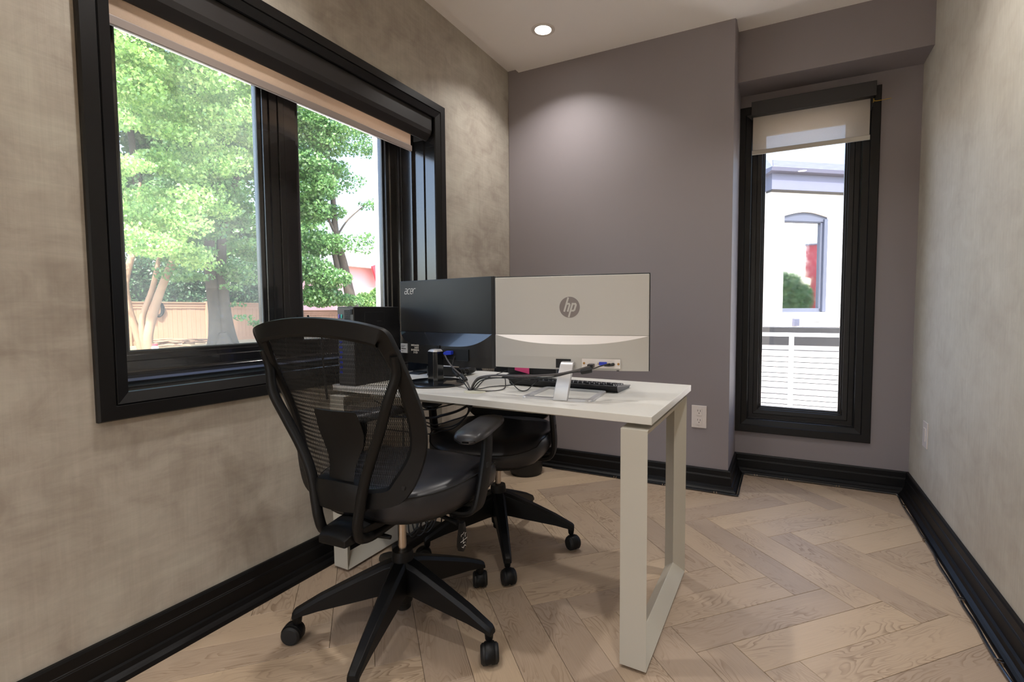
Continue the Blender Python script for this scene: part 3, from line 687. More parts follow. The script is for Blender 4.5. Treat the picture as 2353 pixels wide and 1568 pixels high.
MB().box(pa[0], pb[0], YBk-.004, YBk, .1015, .1040).build('port_lip', M_MON, ac, local=True)
pg = thing('video_plug', 'blue video plug in the back of the black monitor', 'plug', Matrix.Rotation(AA, 3, 'Z') @ Vector((pa[0]+.035, YBk-.008, .131))+Vector((amid.x, amid.y, DZ)), AA)
MB().prism([(-.026, -.004), (-.022, .002), (-.008, .008), (.020, .009), (.020, -.006), (-.006, -.009), (-.020, -.008)], -.008, .007, 'y').build('plug_shell', M_BLUE, pg, local=True, bevel=.002)
# stand
c0_ = alc(-1.255, 1.575, DZ)
mb = MB(); hw = .026
mb.rings([[(c0_[0]-hw, c0_[1]-.004, z), (c0_[0]+hw*.55, c0_[1]-.012, z), (c0_[0]+hw, c0_[1], z), (c0_[0]+hw, c0_[1]+.034, z), (c0_[0]-hw, c0_[1]+.034, z)] for z in (.012, .135)])
nk = mb.build('neck', M_MON2, ac, local=True, bevel=.002)
MB().rings([[(c0_[0]-hw+k, c0_[1]-.003+k, z), (c0_[0]+hw*.55, c0_[1]-.010+k, z), (c0_[0]+hw-k, c0_[1]+k, z), (c0_[0]+hw-k, c0_[1]+.03, z), (c0_[0]-hw+k, c0_[1]+.03, z)] for z, k in ((.135, 0), (.141, .004), (.144, .010))]).build('neck_cap', M_SILV, nk, local=True, smooth=True)
MB().lathe([(0, 0), (.118, 0), (.124, .003), (.124, .007), (.115, .0115), (.03, .0135), (0, .0135)], (c0_[0]-.018, c0_[1]+.025, 0), 56).build('foot', M_MON2, ac, local=True, smooth=True, ang=50)
MB().box(c0_[0]-.008, c0_[0]+.008, YBk-.006, YBk+.002, .1445, .1585).build('release_button', M_DARK, ac, local=True, bevel=.002)

# ================================================================== small computer on edge
pc = thing('computer', 'slim black desktop computer standing on edge behind the chair', 'computer', (-1.556, 1.55, DZ))
ps = lambda x, y, z: (x, y, z)
MB().box(-1.602, -1.512, 1.415, 1.668, DZ, 1.066).build('case', M_PC, pc, bevel=.002)
MB().box(-1.602, -1.545, 1.413, 1.67, 1.066, 1.0672).build('top_strip', M_SILV, pc)
rp = MB().box(-1.600, -1.514, 1.4125, 1.4155, DZ+.003, 1.063).build('rear_panel', M_PCE, pc)
def sub(mb, name, mt, par, **k):
    o = mb.build(name, mt, None, **k); o.parent = par; o.location = -par.parent.location if par.parent else (0, 0, 0); return o
sub(MB().box(-1.5945, -1.5865, 1.409, 1.4126, 1.020, 1.036), 'keyboard_port', mat('violet_port', srgb(120, 110, 200), .4), rp, bevel=.002)
sub(MB().box(-1.5805, -1.5725, 1.409, 1.4126, 1.020, 1.036), 'mouse_port', M_TEAL, rp, bevel=.002)
mb = MB()
for i in range(5):
    for j in range(14): mb.box(-1.562+i*.0068, -1.5572+i*.0068, 1.4118, 1.4126, .945+j*.0078, .9510+j*.0078)
sub(mb, 'vent_holes', M_DARK, rp)
mb = MB()
for j in range(7): mb.box(-1.592, -1.578, 1.4105, 1.4126, .80+j*.020, .808+j*.020)
sub(mb, 'usb_ports', M_BLUE, rp)
MB().box(-1.528, -1.516, 1.409, 1.4135, 1.035, 1.056).build('latch', M_DARK, pc, bevel=.001)
MB().box(-1.5125, -1.511, 1.47, 1.58, .99, 1.045).build('side_relief', M_PC, pc, bevel=.001)
MB().box(-1.5118, -1.5105, 1.535, 1.560, 1.006, 1.008).build('side_mark', M_PCE, pc)
sb = thing('cable_plug', 'black mains plug pushed into the back of the slim computer', 'plug', (-1.595, 1.40, 1.0))
MB().box(-1.604, -1.586, 1.372, 1.4125, 1.001, 1.013).tube([(-1.595, 1.375, 1.005), (-1.60, 1.35, 1.0), (-1.605, 1.34, .95), (-1.61, 1.345, .85), (-1.61, 1.36, .7)], .004, 8, smooth=4).build('plug_body', M_RUB, sb, bevel=.002)

# ================================================================== keyboard
KA = R(-1.5)
kb = thing('keyboard', 'black computer keyboard with its rear edge facing the camera', 'keyboard', (-.752, 1.775, DZ), KA)
KW, KD = .452, .150
prof = [(-KD/2+.004, .006), (-KD/2+.016, 0), (KD/2-.01, 0), (KD/2, .006), (KD/2, .010), (-KD/2, .026), (-KD/2-.002, .024)]
MB().prism(prof, -KW/2, KW/2, 'x').build('body', M_KBD, kb, local=True, bevel=.0015)
for sx in (-KW/2-.002, KW/2): MB().prism([(-KD/2, .024), (-KD/2, .0275), (KD/2, .0115), (KD/2, .008)], sx, sx+.002, 'x').build('side_trim', M_KBE, kb, local=True)
tilt = math.atan2(-.016, KD)
kmesh = {}
def key(xc, yc, w_, d_=.0155):
    k = (round(w_, 4), round(d_, 4))
    if k not in kmesh:
        kmesh[k] = MB().rings([[(-w_/2, -d_/2, 0), (w_/2, -d_/2, 0), (w_/2, d_/2, 0), (-w_/2, d_/2, 0)], [(-w_/2+.0018, -d_/2+.0015, .0075), (w_/2-.0018, -d_/2+.0015, .0075), (w_/2-.0018, d_/2-.002, .0075), (-w_/2+.0018, d_/2-.002, .0075)]]).mesh('key', M_KEY)
    o = bpy.data.objects.new('key', kmesh[k]); COL.objects.link(o); o.parent = kb
    o.location = (xc, yc, .0250-(yc+KD/2)*.016/KD); o.rotation_euler = (tilt, 0, 0)
P_ = .0188
for r_i in range(6):
    yc = -KD/2+.013+r_i*.0205+(.004 if r_i else 0)
    x = KW/2-.014
    # seen from behind, the number pad is at the left in local -x; rows run from +x (escape side) to -x
    if r_i == 5: ws = [1.25, 1.25, 1.25, 6.25, 1.25, 1.25, 1.25, 1.25]
    elif r_i == 4: ws = [2.25]+[1]*10+[2.75]
    elif r_i == 3: ws = [1.75]+[1]*11+[2.25]
    elif r_i == 2: ws = [1.5]+[1]*12+[1.5]
    elif r_i == 1: ws = [1]*13+[2]
    else: ws = [1, -1, 1, 1, 1, 1, -.5, 1, 1, 1, 1, -.5, 1, 1, 1, 1]
    for wk in ws:
        if wk > 0: key(x-P_*wk/2, yc, P_*wk-.0025)
        x -= P_*abs(wk)
    for g0, nk_ in ((KW/2-.014-P_*15.25, 3), (KW/2-.014-P_*18.5, 4)):
        for c_i in range(nk_):
            if nk_ == 3 and (r_i == 3 or (r_i == 4 and c_i != 1)): continue
            xx = g0-P_*(c_i+.5)
            if xx > -KW/2+.006: key(xx, yc, P_-.0025)

# ================================================================== cables on the desk
def cable(label, pts, r_=.0028, m=None, cat='cable', group=None, name='cable', k=6):
    o = MB().tube(pts, r_, 8, smooth=k).build(name, m or M_CABLE, None, smooth=True); return tag(o, label, cat, group)
cable('thick grey video cable sweeping from the grommet to the silver monitor', [(-1.038, 1.522, .7535), (-1.022, 1.52, .781), (-.99, 1.51, .804), (-.908, 1.49, .819), (-.792, 1.468, .826), (-.669, 1.448, .839), (-.60, 1.462, .853), (-.572, 1.49, .862), (-.556, 1.518, .866)], .0038, M_GCABLE)
cable('thin black power cable beside the grey one, running to the silver monitor', [(-1.033, 1.52, .7535), (-1.011, 1.52, .787), (-.954, 1.5, .806), (-.797, 1.48, .817), (-.671, 1.4455, .832), (-.60, 1.452, .850), (-.556, 1.46, .856), (-.52, 1.49, .870), (-.502, 1.53, .8745)], .002)
t = tag(MB().tube([(-.572, 1.455, .853), (-.560, 1.456, .8555), (-.548, 1.459, .858), (-.538, 1.462, .860)], [.0085, .009, .009, .0085], 12).build('ferrite_bead', M_RUB, None, bevel=.002), 'black ferrite bead on the power cable of the silver monitor', 'ferrite bead')
cable('black cable arching low from the grommet behind the cable bundle', [(-1.031, 1.522, .754), (-.998, 1.525, .788), (-.954, 1.54, .800), (-.915, 1.60, .796), (-.89, 1.68, .787), (-.86, 1.74, .783)], .0022)
cable('thin black keyboard lead crossing the keyboard', [(-1.026, 1.519, .754), (-1.02, 1.56, .7535), (-1.012, 1.61, .7535), (-.985, 1.650, .754), (-.94, 1.650, .760), (-.885, 1.665, .783), (-.83, 1.69, .786), (-.80, 1.73, .783)], .0018)
cable('black cable looping flat on the desk right of the grommet', [(-1.030, 1.518, .754), (-.982, 1.519, .7535), (-.943, 1.547, .7535), (-.938, 1.59, .7535), (-.955, 1.635, .756), (-.975, 1.67, .772), (-.99, 1.69, .784)], .0018)
cable('thin black mouse lead drooping in front of the keyboard', [(-.99, 1.70, .7815), (-.969, 1.676, .783), (-.925, 1.639, .768), (-.885, 1.609, .754), (-.850, 1.581, .7535), (-.845, 1.610, .754), (-.850, 1.665, .765), (-.84, 1.69, .779)], .0018)
cable('thin black cable running back from the grommet to the far monitor', [(-1.034, 1.53, .756), (-1.045, 1.57, .7535), (-1.087, 1.66, .7535), (-1.15, 1.80, .7535), (-1.16, 1.88, .757), (-1.12, 1.93, .775)], .0018)
A_ = Matrix.Rotation(AA, 3, 'Z') @ Vector((pa[0]+.013, YBk-.010, .126))+Vector((amid.x, amid.y, DZ))
cable('grey video cable hanging from the blue plug to the grommet', [tuple(A_), (-1.178, 1.57, .853), (-1.140, 1.555, .827), (-1.103, 1.55, .805), (-1.080, 1.54, .794), (-1.054, 1.53, .770), (-1.043, 1.524, .7535)], .003, M_GCABLE)
cable('thin black power cable hanging from the black monitor to the grommet', [(-1.160, 1.595, .872), (-1.162, 1.585, .850), (-1.155, 1.57, .822), (-1.115, 1.555, .794), (-1.075, 1.54, .768), (-1.047, 1.522, .7535)], .002)
t = tag(MB().tube([(-1.148, 1.566, .817), (-1.140, 1.564, .812), (-1.126, 1.559, .802), (-1.118, 1.556, .796)], [.0085, .009, .009, .0085], 12).build('ferrite_bead', M_RUB, None, bevel=.002), 'black ferrite bead on the power cable of the black monitor', 'ferrite bead')
t = tag(MB().tube([(-1.098, 1.547, .803), (-1.090, 1.545, .800), (-1.074, 1.538, .789), (-1.068, 1.536, .784)], [.008, .0085, .0085, .008], 12).build('ferrite_bead', M_RUB, None, bevel=.002), 'black ferrite bead on the video cable below the blue plug', 'ferrite bead')
# hanging under the desk
for i, p in enumerate(([(-1.45, 1.50, .655), (-1.219, 1.5, .667), (-1.167, 1.5, .681), (-1.096, 1.5, .701), (-1.06, 1.51, .722)],
    [(-1.47, 1.50, .62), (-1.224, 1.5, .634), (-1.157, 1.5, .65), (-1.086, 1.5, .673), (-1.037, 1.5, .70), (-1.03, 1.51, .724)],
    [(-1.45, 1.50, .66), (-1.225, 1.5, .615), (-1.179, 1.5, .613), (-1.107, 1.5, .637), (-1.047, 1.5, .661), (-1.031, 1.5, .693), (-1.028, 1.51, .724)],
    [(-1.5, 1.5, .68), (-1.225, 1.5, .602), (-1.148, 1.5, .604), (-1.087, 1.5, .624), (-1.043, 1.5, .661), (-1.027, 1.5, .69), (-1.024, 1.51, .724)],
    [(-1.5, 1.52, .56), (-1.226, 1.5, .571), (-1.169, 1.5, .587), (-1.107, 1.5, .605), (-1.063, 1.5, .638), (-1.024, 1.5, .687), (-1.02, 1.51, .724)])):
    cable(['topmost thin black cable slung under the desk to the left', 'thickest black cable slung under the desk to the left', 'black cable slung under the desk with a shallow sag', 'black cable slung under the desk, fourth from the top', 'lowest black cable slung under the desk'][i], p, .005 if i == 1 else .0025, group=None)
# coil of cable on the floor by the left leg
cp = []
for i in range(90):
    a = i*.42; cp.append((-1.42+.03*math.cos(a)+.0006*i, 1.60+.022*math.sin(a*1.03)+.0012*i, .16+.075*math.sin(a)+.01*math.sin(i*.7)))
cable('tangled coil of black cable hung by the left desk leg', [(-1.45, 1.62, .70), (-1.44, 1.60, .45), (-1.40, 1.60, .26)]+cp+[(-1.35, 1.66, .20), (-1.25, 1.66, .30), (-1.22, 1.66, .22), (-1.27, 1.68, .10)], .0034, k=2)
ps_ = thing('power_strip', 'black power strip on the floor by the left desk leg', 'power strip', (-1.47, 1.72, 0))
MB().box(-1.50, -1.44, 1.58, 1.86, 0, .038).build('body', M_RUB, ps_, bevel=.004)
for i in range(4): MB().lathe([(0, .038), (.019, .038), (.017, .040), (0, .040)], (-1.47, 1.62+i*.06, 0), 16).build('socket', M_DARK, ps_)

# ================================================================== things on the far side of the desk
d3 = thing('monitor', 'small black monitor hidden behind the silver one, only its lower edge showing', 'monitor', (-1.02, 1.955, DZ))
d3a = MB().box(-1.128, -.886, 1.955, 1.975, .7605, 1.0).build('panel', M_MON, d3, bevel=.002)
MB().box(-1.118, -.896, 1.9545, 1.956, .790, .99).build('screen', M_MON2, d3)
mb = MB(); rg = []
for y, z in ((1.86, .0), (1.862, .003), (1.885, .006), (1.92, .009), (1.95, .011), (1.975, .010), (1.985, 0)): rg.append([(-1.118+.25*max(0, (1.9-y)), y, DZ+z), (-1.02, y, DZ+z*1.25), (-.985-.25*max(0, (1.9-y)), y, DZ+z*.8)])
MB().rings([[p for p in r_] + [(r_[2][0], r_[2][1], DZ), (r_[0][0], r_[0][1], DZ)] for r_ in rg]).build('foot', M_MON, d3, smooth=True)
tag(MB().box(-1.090, -1.016, 1.9525, 1.9535, .763, .830).map(lambda x, y, z: (x, y-.0004, z+(.014*(-(x+1.016))/.074 if z < .8 else 0))).build('sticky_note', M_PINK, None), 'bright pink paper note stuck under the silver monitor', 'sticky note')
ph = thing('desk_phone', 'black desk telephone with a coiled cord behind the black monitor', 'telephone', (-1.39, 1.90, DZ), R(6))
MB().prism([(-.10, 0), (.08, 0), (.08, .018), (-.10, .045)], -.085, .055, 'x').map(lambda x, y, z: (x, y, z)).build('base', M_MON, ph, local=True, bevel=.004)
MB().tube([(-.058, -.10, .058), (-.060, -.05, .064), (-.060, .02, .058), (-.058, .08, .040)], [.017, .012, .012, .017], 12).build('handset', M_MON, ph, local=True, smooth=True)
MB().box(-.035, .04, -.085, -.035, .0425, .0445).build('display', M_LABEL, ph, local=True)
cc = [(.062+.035*t/60*1.4+.0, -.03-.0*t, .012) for t in range(3)]
pts_c = []
for i in range(180):
    t = i/180; a = i*.9; pts_c.append((.068+.012*math.cos(a)*1.0+.03*t, -.05+.10*math.sin(t*3.0)-.02, .020+.012*math.sin(a)))
MB().tube(pts_c, .003, 6).build('coiled_cord', M_MON, ph, local=True, smooth=True)
d4 = thing('tablet', 'glossy dark tablet propped upright left of the desk telephone', 'tablet', (-1.56, 1.86, DZ))
MB().box(-1.628, -1.492, 1.852, 1.862, .757, .875).build('panel', M_MON2, d4, bevel=.002)
MB().prism([(1.80, DZ), (1.90, DZ), (1.90, DZ+.004), (1.866, .80), (1.862, .757), (1.80, DZ+.004)], -1.60, -1.52, 'x').build('stand', M_MON, d4, bevel=.001)
# waste bin
bn = thing('waste_bin', 'round black waste bin by the back wall behind the desk', 'bin', (-1.47, 2.775, 0))
MB().lathe([(0, .0), (.098, .0), (.100, .012), (.104, .016), (.112, .30), (.115, .302), (.115, .308), (.108, .308), (.100, .02), (0, .02)], (0, 0, 0), 40).build('shell', M_BIN, bn, local=True, smooth=True, ang=30)
MB().lathe([(.1155, .296), (.118, .298), (.118, .310), (.1155, .311)], (0, 0, 0), 40, cap=False).build('rim', M_BIN, bn, local=True, smooth=True)
# ================================================================== office chairs
def build_chair(loc, rz, base_rot, label):
    """mesh-backed task chair; local x right, y towards the sitter's knees, z up"""
    c = thing('office_chair', label, 'chair', loc, rz, group='black mesh-backed office chairs')
    L = dict(local=True)
    # ---- base
    hub = MB().lathe([(0, .075), (.020, .075), (.024, .080), (.024, .098), (.030, .102), (.033, .13), (.036, .22), (.034, .262), (.032, .272), (.020, .272), (0, .270)], (0, 0, 0), 28).build('hub', M_PLAST, c, smooth=True, ang=30, **L)
    for k in range(5):
        a = base_rot+k*2*math.pi/5; ca, sa = math.cos(a), math.sin(a)
        rg = []
        for r_, zt, zb, w_ in ((.020, .244, .140, .027), (.06, .233, .137, .0262), (.12, .208, .126, .024), (.19, .178, .114, .0215), (.26, .147, .102, .019), (.318, .116, .088, .017), (.333, .108, .082, .016), (.340, .100, .080, .0145)):
            sec = [(-w_, zb), (w_, zb), (w_, zt-.012), (w_*.62, zt), (-w_*.62, zt), (-w_, zt-.012)]
            rg.append([(r_*ca-s_*sa, r_*sa+s_*ca, z) for s_, z in sec])
        lg = MB().rings(rg).build('base_leg', M_PLAST, c, smooth=True, ang=28, bevel=.002, **L)
        def sub2(mb, name, mt, par, **kk):
            o = mb.build(name, mt, None, local=True, **kk); o.parent = par; return o
        ex, ey = .326*ca, .326*sa
        sub2(MB().lathe([(.0, .060), (.0085, .060), (.012, .066), (.014, .085), (0, .085)], (ex, ey, 0), 14), 'stem', M_PLAST, lg, smooth=True)
        # twin-wheel caster, trailing in a random direction
        ca2 = [-.95, 2.2, 1.15, 3.6, 5.2][k]+base_rot; tx, ty = math.cos(ca2), math.sin(ca2)
        wx, wy = ex+tx*.016, ey+ty*.016
        mb = MB()
        def wheel(s0, s1, prof):
            rg = []
            for r_, s_ in prof:
                ring = []
                for i in range(22):
                    b_ = 2*math.pi*i/22; u_ = r_*math.cos(b_); z = .030+r_*math.sin(b_)
                    ring.append((wx+tx*u_-ty*s_, wy+ty*u_+tx*s_, z))
                rg.append(ring)
            mb.rings(rg)
        wheel(0, 0, [(.004, -.027), (.024, -.0265), (.0295, -.021), (.030, -.006), (.024, -.005)]); wheel(0, 0, [(.024, .005), (.030, .006), (.0295, .021), (.024, .0265), (.004, .027)])
        sub2(mb, 'caster', M_RUB, lg, smooth=True, ang=40)
        rg = []
        for b_ in range(-20, 201, 20):
            u_ = math.cos(R(b_)); z_ = math.sin(R(b_)); rg.append([(wx+tx*u_*q_-ty*s_, wy+ty*u_*q_+tx*s_, .030+z_*q_) for q_, s_ in ((.0315, -.015), (.0335, -.012), (.0335, .012), (.0315, .015), (.026, .004), (.026, -.004))])
        sub2(MB().rings(rg), 'caster_hood', M_PLAST, lg, smooth=True, ang=40)
    MB().lathe([(.0135, .26), (.0135, .425), (0, .425)], (0, 0, 0), 24).build('gas_lift', M_CHROME, c, smooth=True, ang=40, **L)
    # ---- mechanism
    mc = MB().box(-.070, .070, -.10, .13, .400, .447).build('mechanism', M_PLAST, c, bevel=.012, smooth=True, **L)
    rg = []
    for y, z, w_, h in ((-.06, .425, .068, .020), (-.14, .437, .066, .020), (-.20, .440, .062, .018), (-.265, .434, .056, .019), (-.288, .424, .048, .013)): rg.append([(-w_, y, z-h), (w_, y, z-h), (w_, y, z+h*.5), (w_*.4, y, z+h), (-w_*.4, y, z+h), (-w_, y, z+h*.5)])
    MB().rings(rg).build('rear_bracket', M_PLAST, c, smooth=True, ang=40, bevel=.003, **L)
    # levers
    lv = MB().tube([(.06, .02, .420), (.12, .01, .412), (.18, .0, .405), (.222, -.005, .400)], [.008, .008, .007, .009], 10).build('lever', M_PLAST, c, smooth=True, **L)
    rg = []
    for t, w_ in ((0, .012), (.015, .019), (.040, .026), (.065, .027), (.080, .021), (.088, .010), (.090, .003)): rg.append([(.236-.02*t, -.008-w_, .408-t), (.243-.02*t, -.008-w_*.6, .407-t), (.243-.02*t, -.008+w_*.6, .407-t), (.236-.02*t, -.008+w_, .408-t), (.229-.02*t, -.008, .408-t)])
    pd = MB().rings(rg).build('lever_paddle', M_PLAST, c, smooth=True, ang=50, **L)
    mb = MB(); fp = lambda x, y, d: (.2420+d, -.008+x*1.35, .352+y*1.35)
    for st in ([(-.010, .012), (-.010, .016), (-.002, .016), (.004, .020)], [(-.012, 0), (.014, .001)], [(-.002, .008), (-.002, -.006), (.006, -.006)], [(-.008, -.012), (-.002, -.016), (.004, -.012), (.009, -.016)], [(.006, .006), (.006, .014), (.010, .014)]): stroke(mb, st, .0012, .0004, fp)
    sub2(mb, 'lever_marks', M_TXT, pd)
    MB().tube([(-.03, -.10, .405), (.0, -.145, .398), (.035, -.160, .396), (.085, -.150, .392)], [.006, .008, .009, .006], 10).build('tilt_lever', M_PLAST, c, smooth=True, **L)
    # ---- seat
    def seat_outline(k=1.0, n=48):
        out = []
        for i in range(n):
            a = 2*math.pi*i/n; cx_, sy_ = math.cos(a), math.sin(a)
            e = 3.1; r_ = 1/((abs(cx_)**e+abs(sy_)**e)**(1/e)); out.append((.252*r_*cx_*k*(1-.05*(sy_ < 0)*abs(sy_)), .052+.258*r_*sy_*k))
        return out
    def zsurf(x, y): return -.030*max(0, (y-.17)/.15)**2+.010*max(0, (-y-.05)/.16)**2+.020*(abs(x)/.25)**3*(y < .2)
    rg = []
    for k, z in ((.86, .442), (.95, .449), (.985, .465), (1.0, .490), (1.0, .503), (.985, .519), (.94, .531), (.85, .538), (.70, .541), (.5, .538), (.3, .535), (.1, .534)): rg.append([(x, y, z+(zsurf(x, y) if z > .49 else zsurf(x, y)*.6)) for x, y in seat_outline(k)])
    st_ = MB().rings(rg).build('seat', M_SEAT, c, smooth=True, ang=80, **L)
    sub2(MB().tube([(x, y, .5175+zsurf(x, y)) for x, y in seat_outline(.995)], .0022, 6, closed=True), 'piping', M_MESH, st_, smooth=True)
    MB().rings([[(x, y, z+zsurf(x, y)*.6) for x, y in seat_outline(k)] for k, z in ((.6, .424), (.80, .430), (.92, .440), (.93, .452))]).build('seat_pan', M_PLAST, c, smooth=True, **L)
    # ---- back frame
    def ysurf(x, z):
        t = max(0, (z-.50)/.53)
        y = -.236-.168*max(0, t-.30)**1.3
        return y+.060*(abs(x)/.245)**2.2*(1-.75*max(0, min(1, (t-.45)/.5)))
    half = [(0, 1.024), (.08, 1.021), (.16, 1.012), (.210, 1.001), (.228, .992), (.234, .968), (.239, .91), (.243, .84), (.243, .765), (.236, .69), (.222, .63), (.200, .575), (.165, .535), (.10, .520), (.0, .516)]
    prof_ = half+[(-x, z) for x, z in half[-2:0:-1]]
    path = catmull([(x, ysurf(x, z), z) for x, z in prof_], 4, True); n = len(path)
    rg = []
    for i in range(n):
        t = (path[(i+1) % n]-path[i-1]).normalized(); p = path[i]
        nrm = Vector((-(ysurf(p.x+.004, p.z)-ysurf(p.x-.004, p.z))/.008, 1, 0)).normalized(); side = t.cross(nrm).normalized()
        if side.dot(Vector((0, 0, .77))-p) < 0: side = -side
        tt = max(0, min(1, (p.z-.50)/.5)); wd = .040+.004*min(1, max(0, (p.z-.95)/.03))-.006*math.exp(-((p.z-.88)/.06)**2)+.014*math.exp(-((p.z-.57)/.06)**2); dp = .013
        rg.append([p-side*.008+nrm*dp*.6, p-side*.011, p-side*.008-nrm*dp, p+side*(wd-.012)-nrm*dp, p+side*(wd-.004)-nrm*dp*.4, p+side*(wd-.004)+nrm*dp*.2, p+side*(wd-.012)+nrm*dp*.6])
    bf = MB().rings(rg, closed=True).build('back_frame', M_PLAST, c, smooth=True, ang=40, **L)
    for sx in (-1, 1):
        x, z = sx*.190, .575; mb = MB().lathe([(0, -.003), (.006, -.003), (.007, 0), (0, 0)], (0, 0, 0), 12, 'y').map(lambda a, b_, d: (a+x, b_+ysurf(x, z)-.013, d+z)); sub2(mb, 'screw', M_RUB, bf)
    # ---- mesh: two families of thin ribbons crossing as long diamonds
    def xlim(z):
        pr = sorted([(b_, a) for a, b_ in half if True])
        for (za, xa), (zb, xb) in zip(pr, pr[1:]):
            if za <= z <= zb: return xa+(xb-xa)*(z-za)/max(1e-6, zb-za)
        return 0
    zl = np.linspace(.535, 1.008, 60); lim = [max(0.0, xlim(z)-.010) for z in zl]
    vs, fs = [], []
    for fam in (-1, 1):
        for k in range(-64, 65):
            prev = None
            for j, z in enumerate(zl):
                x = k*.0052+fam*(z-.77)*.20
                if abs(x) > lim[j] or z < .54: prev = None; continue
                y = ysurf(x, z)+.002; hw = .00092
                a = len(vs); vs += [(x-hw, y, z), (x+hw, y, z)]
                if prev is not None: fs.append((prev, prev+1, a+1, a))
                prev = a
    for j, z in enumerate(np.linspace(.54, 1.0, 30)):
        lx_ = max(0, xlim(z)-.010); prev = None
        for x in np.linspace(-lx_, lx_, 16):
            y = ysurf(x, z)+.003; a = len(vs); vs += [(x, y, z-.0004), (x, y, z+.0004)]
            if prev is not None: fs.append((prev, prev+1, a+1, a))
            prev = a
    MB().add(vs, fs).build('back_mesh', M_MESH, c, kind='stuff', **L)
    # ---- lumbar plate behind the mesh
    rg = []
    for z, w_, dy in ((.782, .074, -.018), (.772, .079, -.017), (.745, .081, -.014), (.715, .083, -.012), (.68, .072, -.012), (.65, .056, -.016), (.62, .047, -.020), (.59, .045, -.024), (.56, .046, -.028), (.53, .050, -.030)):
        yy = ysurf(0, z)+dy; rg.append([(-w_, yy+.004, z), (-w_*.5, yy-.003, z), (0, yy-.005, z), (w_*.5, yy-.003, z), (w_, yy+.004, z), (w_*.9, yy+.008, z), (0, yy+.002, z), (-w_*.9, yy+.008, z)])
    lp = MB().rings(rg).map(lambda x, y, z: (x+.010, y, z)).build('lumbar_plate', M_PLAST, c, smooth=True, ang=50, **L)
    sub2(MB().box(-.014, .014, -.2575, -.245, .588, .594), 'finger_tab', M_PLAST, lp, bevel=.002)
    # ---- wishbone uprights
    for sx in (-1, 1):
        pts_ = [(.236, ysurf(.236, .94)-.008, .94), (.230, -.282, .890), (.208, -.290, .82), (.172, -.278, .745), (.130, -.266, .665), (.098, -.262, .590), (.080, -.264, .510), (.072, -.264, .470), (.066, -.252, .430), (.062, -.205, .414), (.058, -.13, .416), (.056, -.06, .422)]
        pp = catmull([(sx*a, b_, z) for a, b_, z in pts_], 5); m_ = len(pp)
        MB().tube(pp, [.0125+.002*math.sin(math.pi*i/(m_-1)) for i in range(m_)], 12).build('upright', M_PLAST, c, smooth=True, **L)
    # cross panel with a lit ledge
    rg = []
    for x in np.linspace(-.082, .080, 9):
        b_ = .010*(x/.07)**2
        rg.append([(x, -.248+b_, .592-b_*.6), (x, -.276+b_, .588-b_*.6), (x, -.282+b_, .560), (x, -.276+b_, .505+.0*b_), (x, -.262+b_, .498), (x, -.246+b_, .505)])
    MB().rings(rg).build('back_bracket', M_PLAST, c, smooth=True, ang=30, bevel=.0015, **L)
    # ---- arms
    for sx in (-1, 1):
        sec = rrect(.021, .006, .005, 2)
        pth = [(.105, .04, .425), (.17, .04, .418), (.225, .045, .418), (.256, .05, .438), (.266, .062, .49), (.266, .085, .56), (.264, .10, .62), (.262, .105, .668)]
        pp = catmull([(sx*a, b_, z) for a, b_, z in pth], 4)
        ap = MB()
        rg = []
        for i, p in enumerate(pp):
            t = (pp[min(i+1, len(pp)-1)]-pp[max(i-1, 0)]).normalized(); yv = Vector((0, 1, 0)); nn = t.cross(yv).normalized(); yv = nn.cross(t).normalized()
            k = 1.0+.35*math.sin(math.pi*min(1, i/len(pp)))
            rg.append([p+yv*a*k+nn*b_*1.6 for a, b_ in sec])
        arm = ap.rings(rg).build('arm_post', M_PLAST, c, smooth=True, ang=40, **L)
        sub2(MB().box(min(sx*.272, sx*.277), max(sx*.272, sx*.277), .072, .088, .555, .572), 'arm_button', M_RUB, arm, bevel=.002)
        rg = []
        for t, w_, zt in ((-.148, .010, .668), (-.146, .030, .676), (-.138, .040, .684), (-.11, .046, .690), (-.05, .047, .692), (.0, .045, .691), (.06, .043, .692), (.10, .041, .690), (.140, .034, .684), (.153, .020, .676), (.157, .008, .668)):
            th_ = R(12)*sx; cx_ = .236*sx
            row = []
            for a, z in ((-w_, .664), (-w_*1.0, zt-.010), (-w_*.8, zt-.002), (0, zt), (w_*.8, zt-.002), (w_*1.0, zt-.010), (w_, .664), (w_*.6, .655), (-w_*.6, .655)):
                row.append((cx_+a*math.cos(th_)-t*math.sin(th_), .115+a*math.sin(th_)+t*math.cos(th_), z))
            rg.append(row)
        MB().rings(rg).build('arm_pad', M_ARM, c, smooth=True, ang=60, **L)
    return c
ch1 = build_chair((-1.0975, 1.206, 0), R(2), R(-1), 'black mesh-backed office chair in front of the desk, its back to the camera')
# second chair: copy of the first with the legs turned as they stand in the photograph
ch2 = copy_tree(ch1); ch2.location = (-1.129, 1.862, 0); ch2.rotation_euler = (0, 0, R(195)); ch2['label'] = 'black office chair tucked under the far side of the desk, facing the camera'
for o in list(ch2.children):
    if o.name.startswith('base_leg'): o.rotation_euler = (0, 0, R(19-195+1))
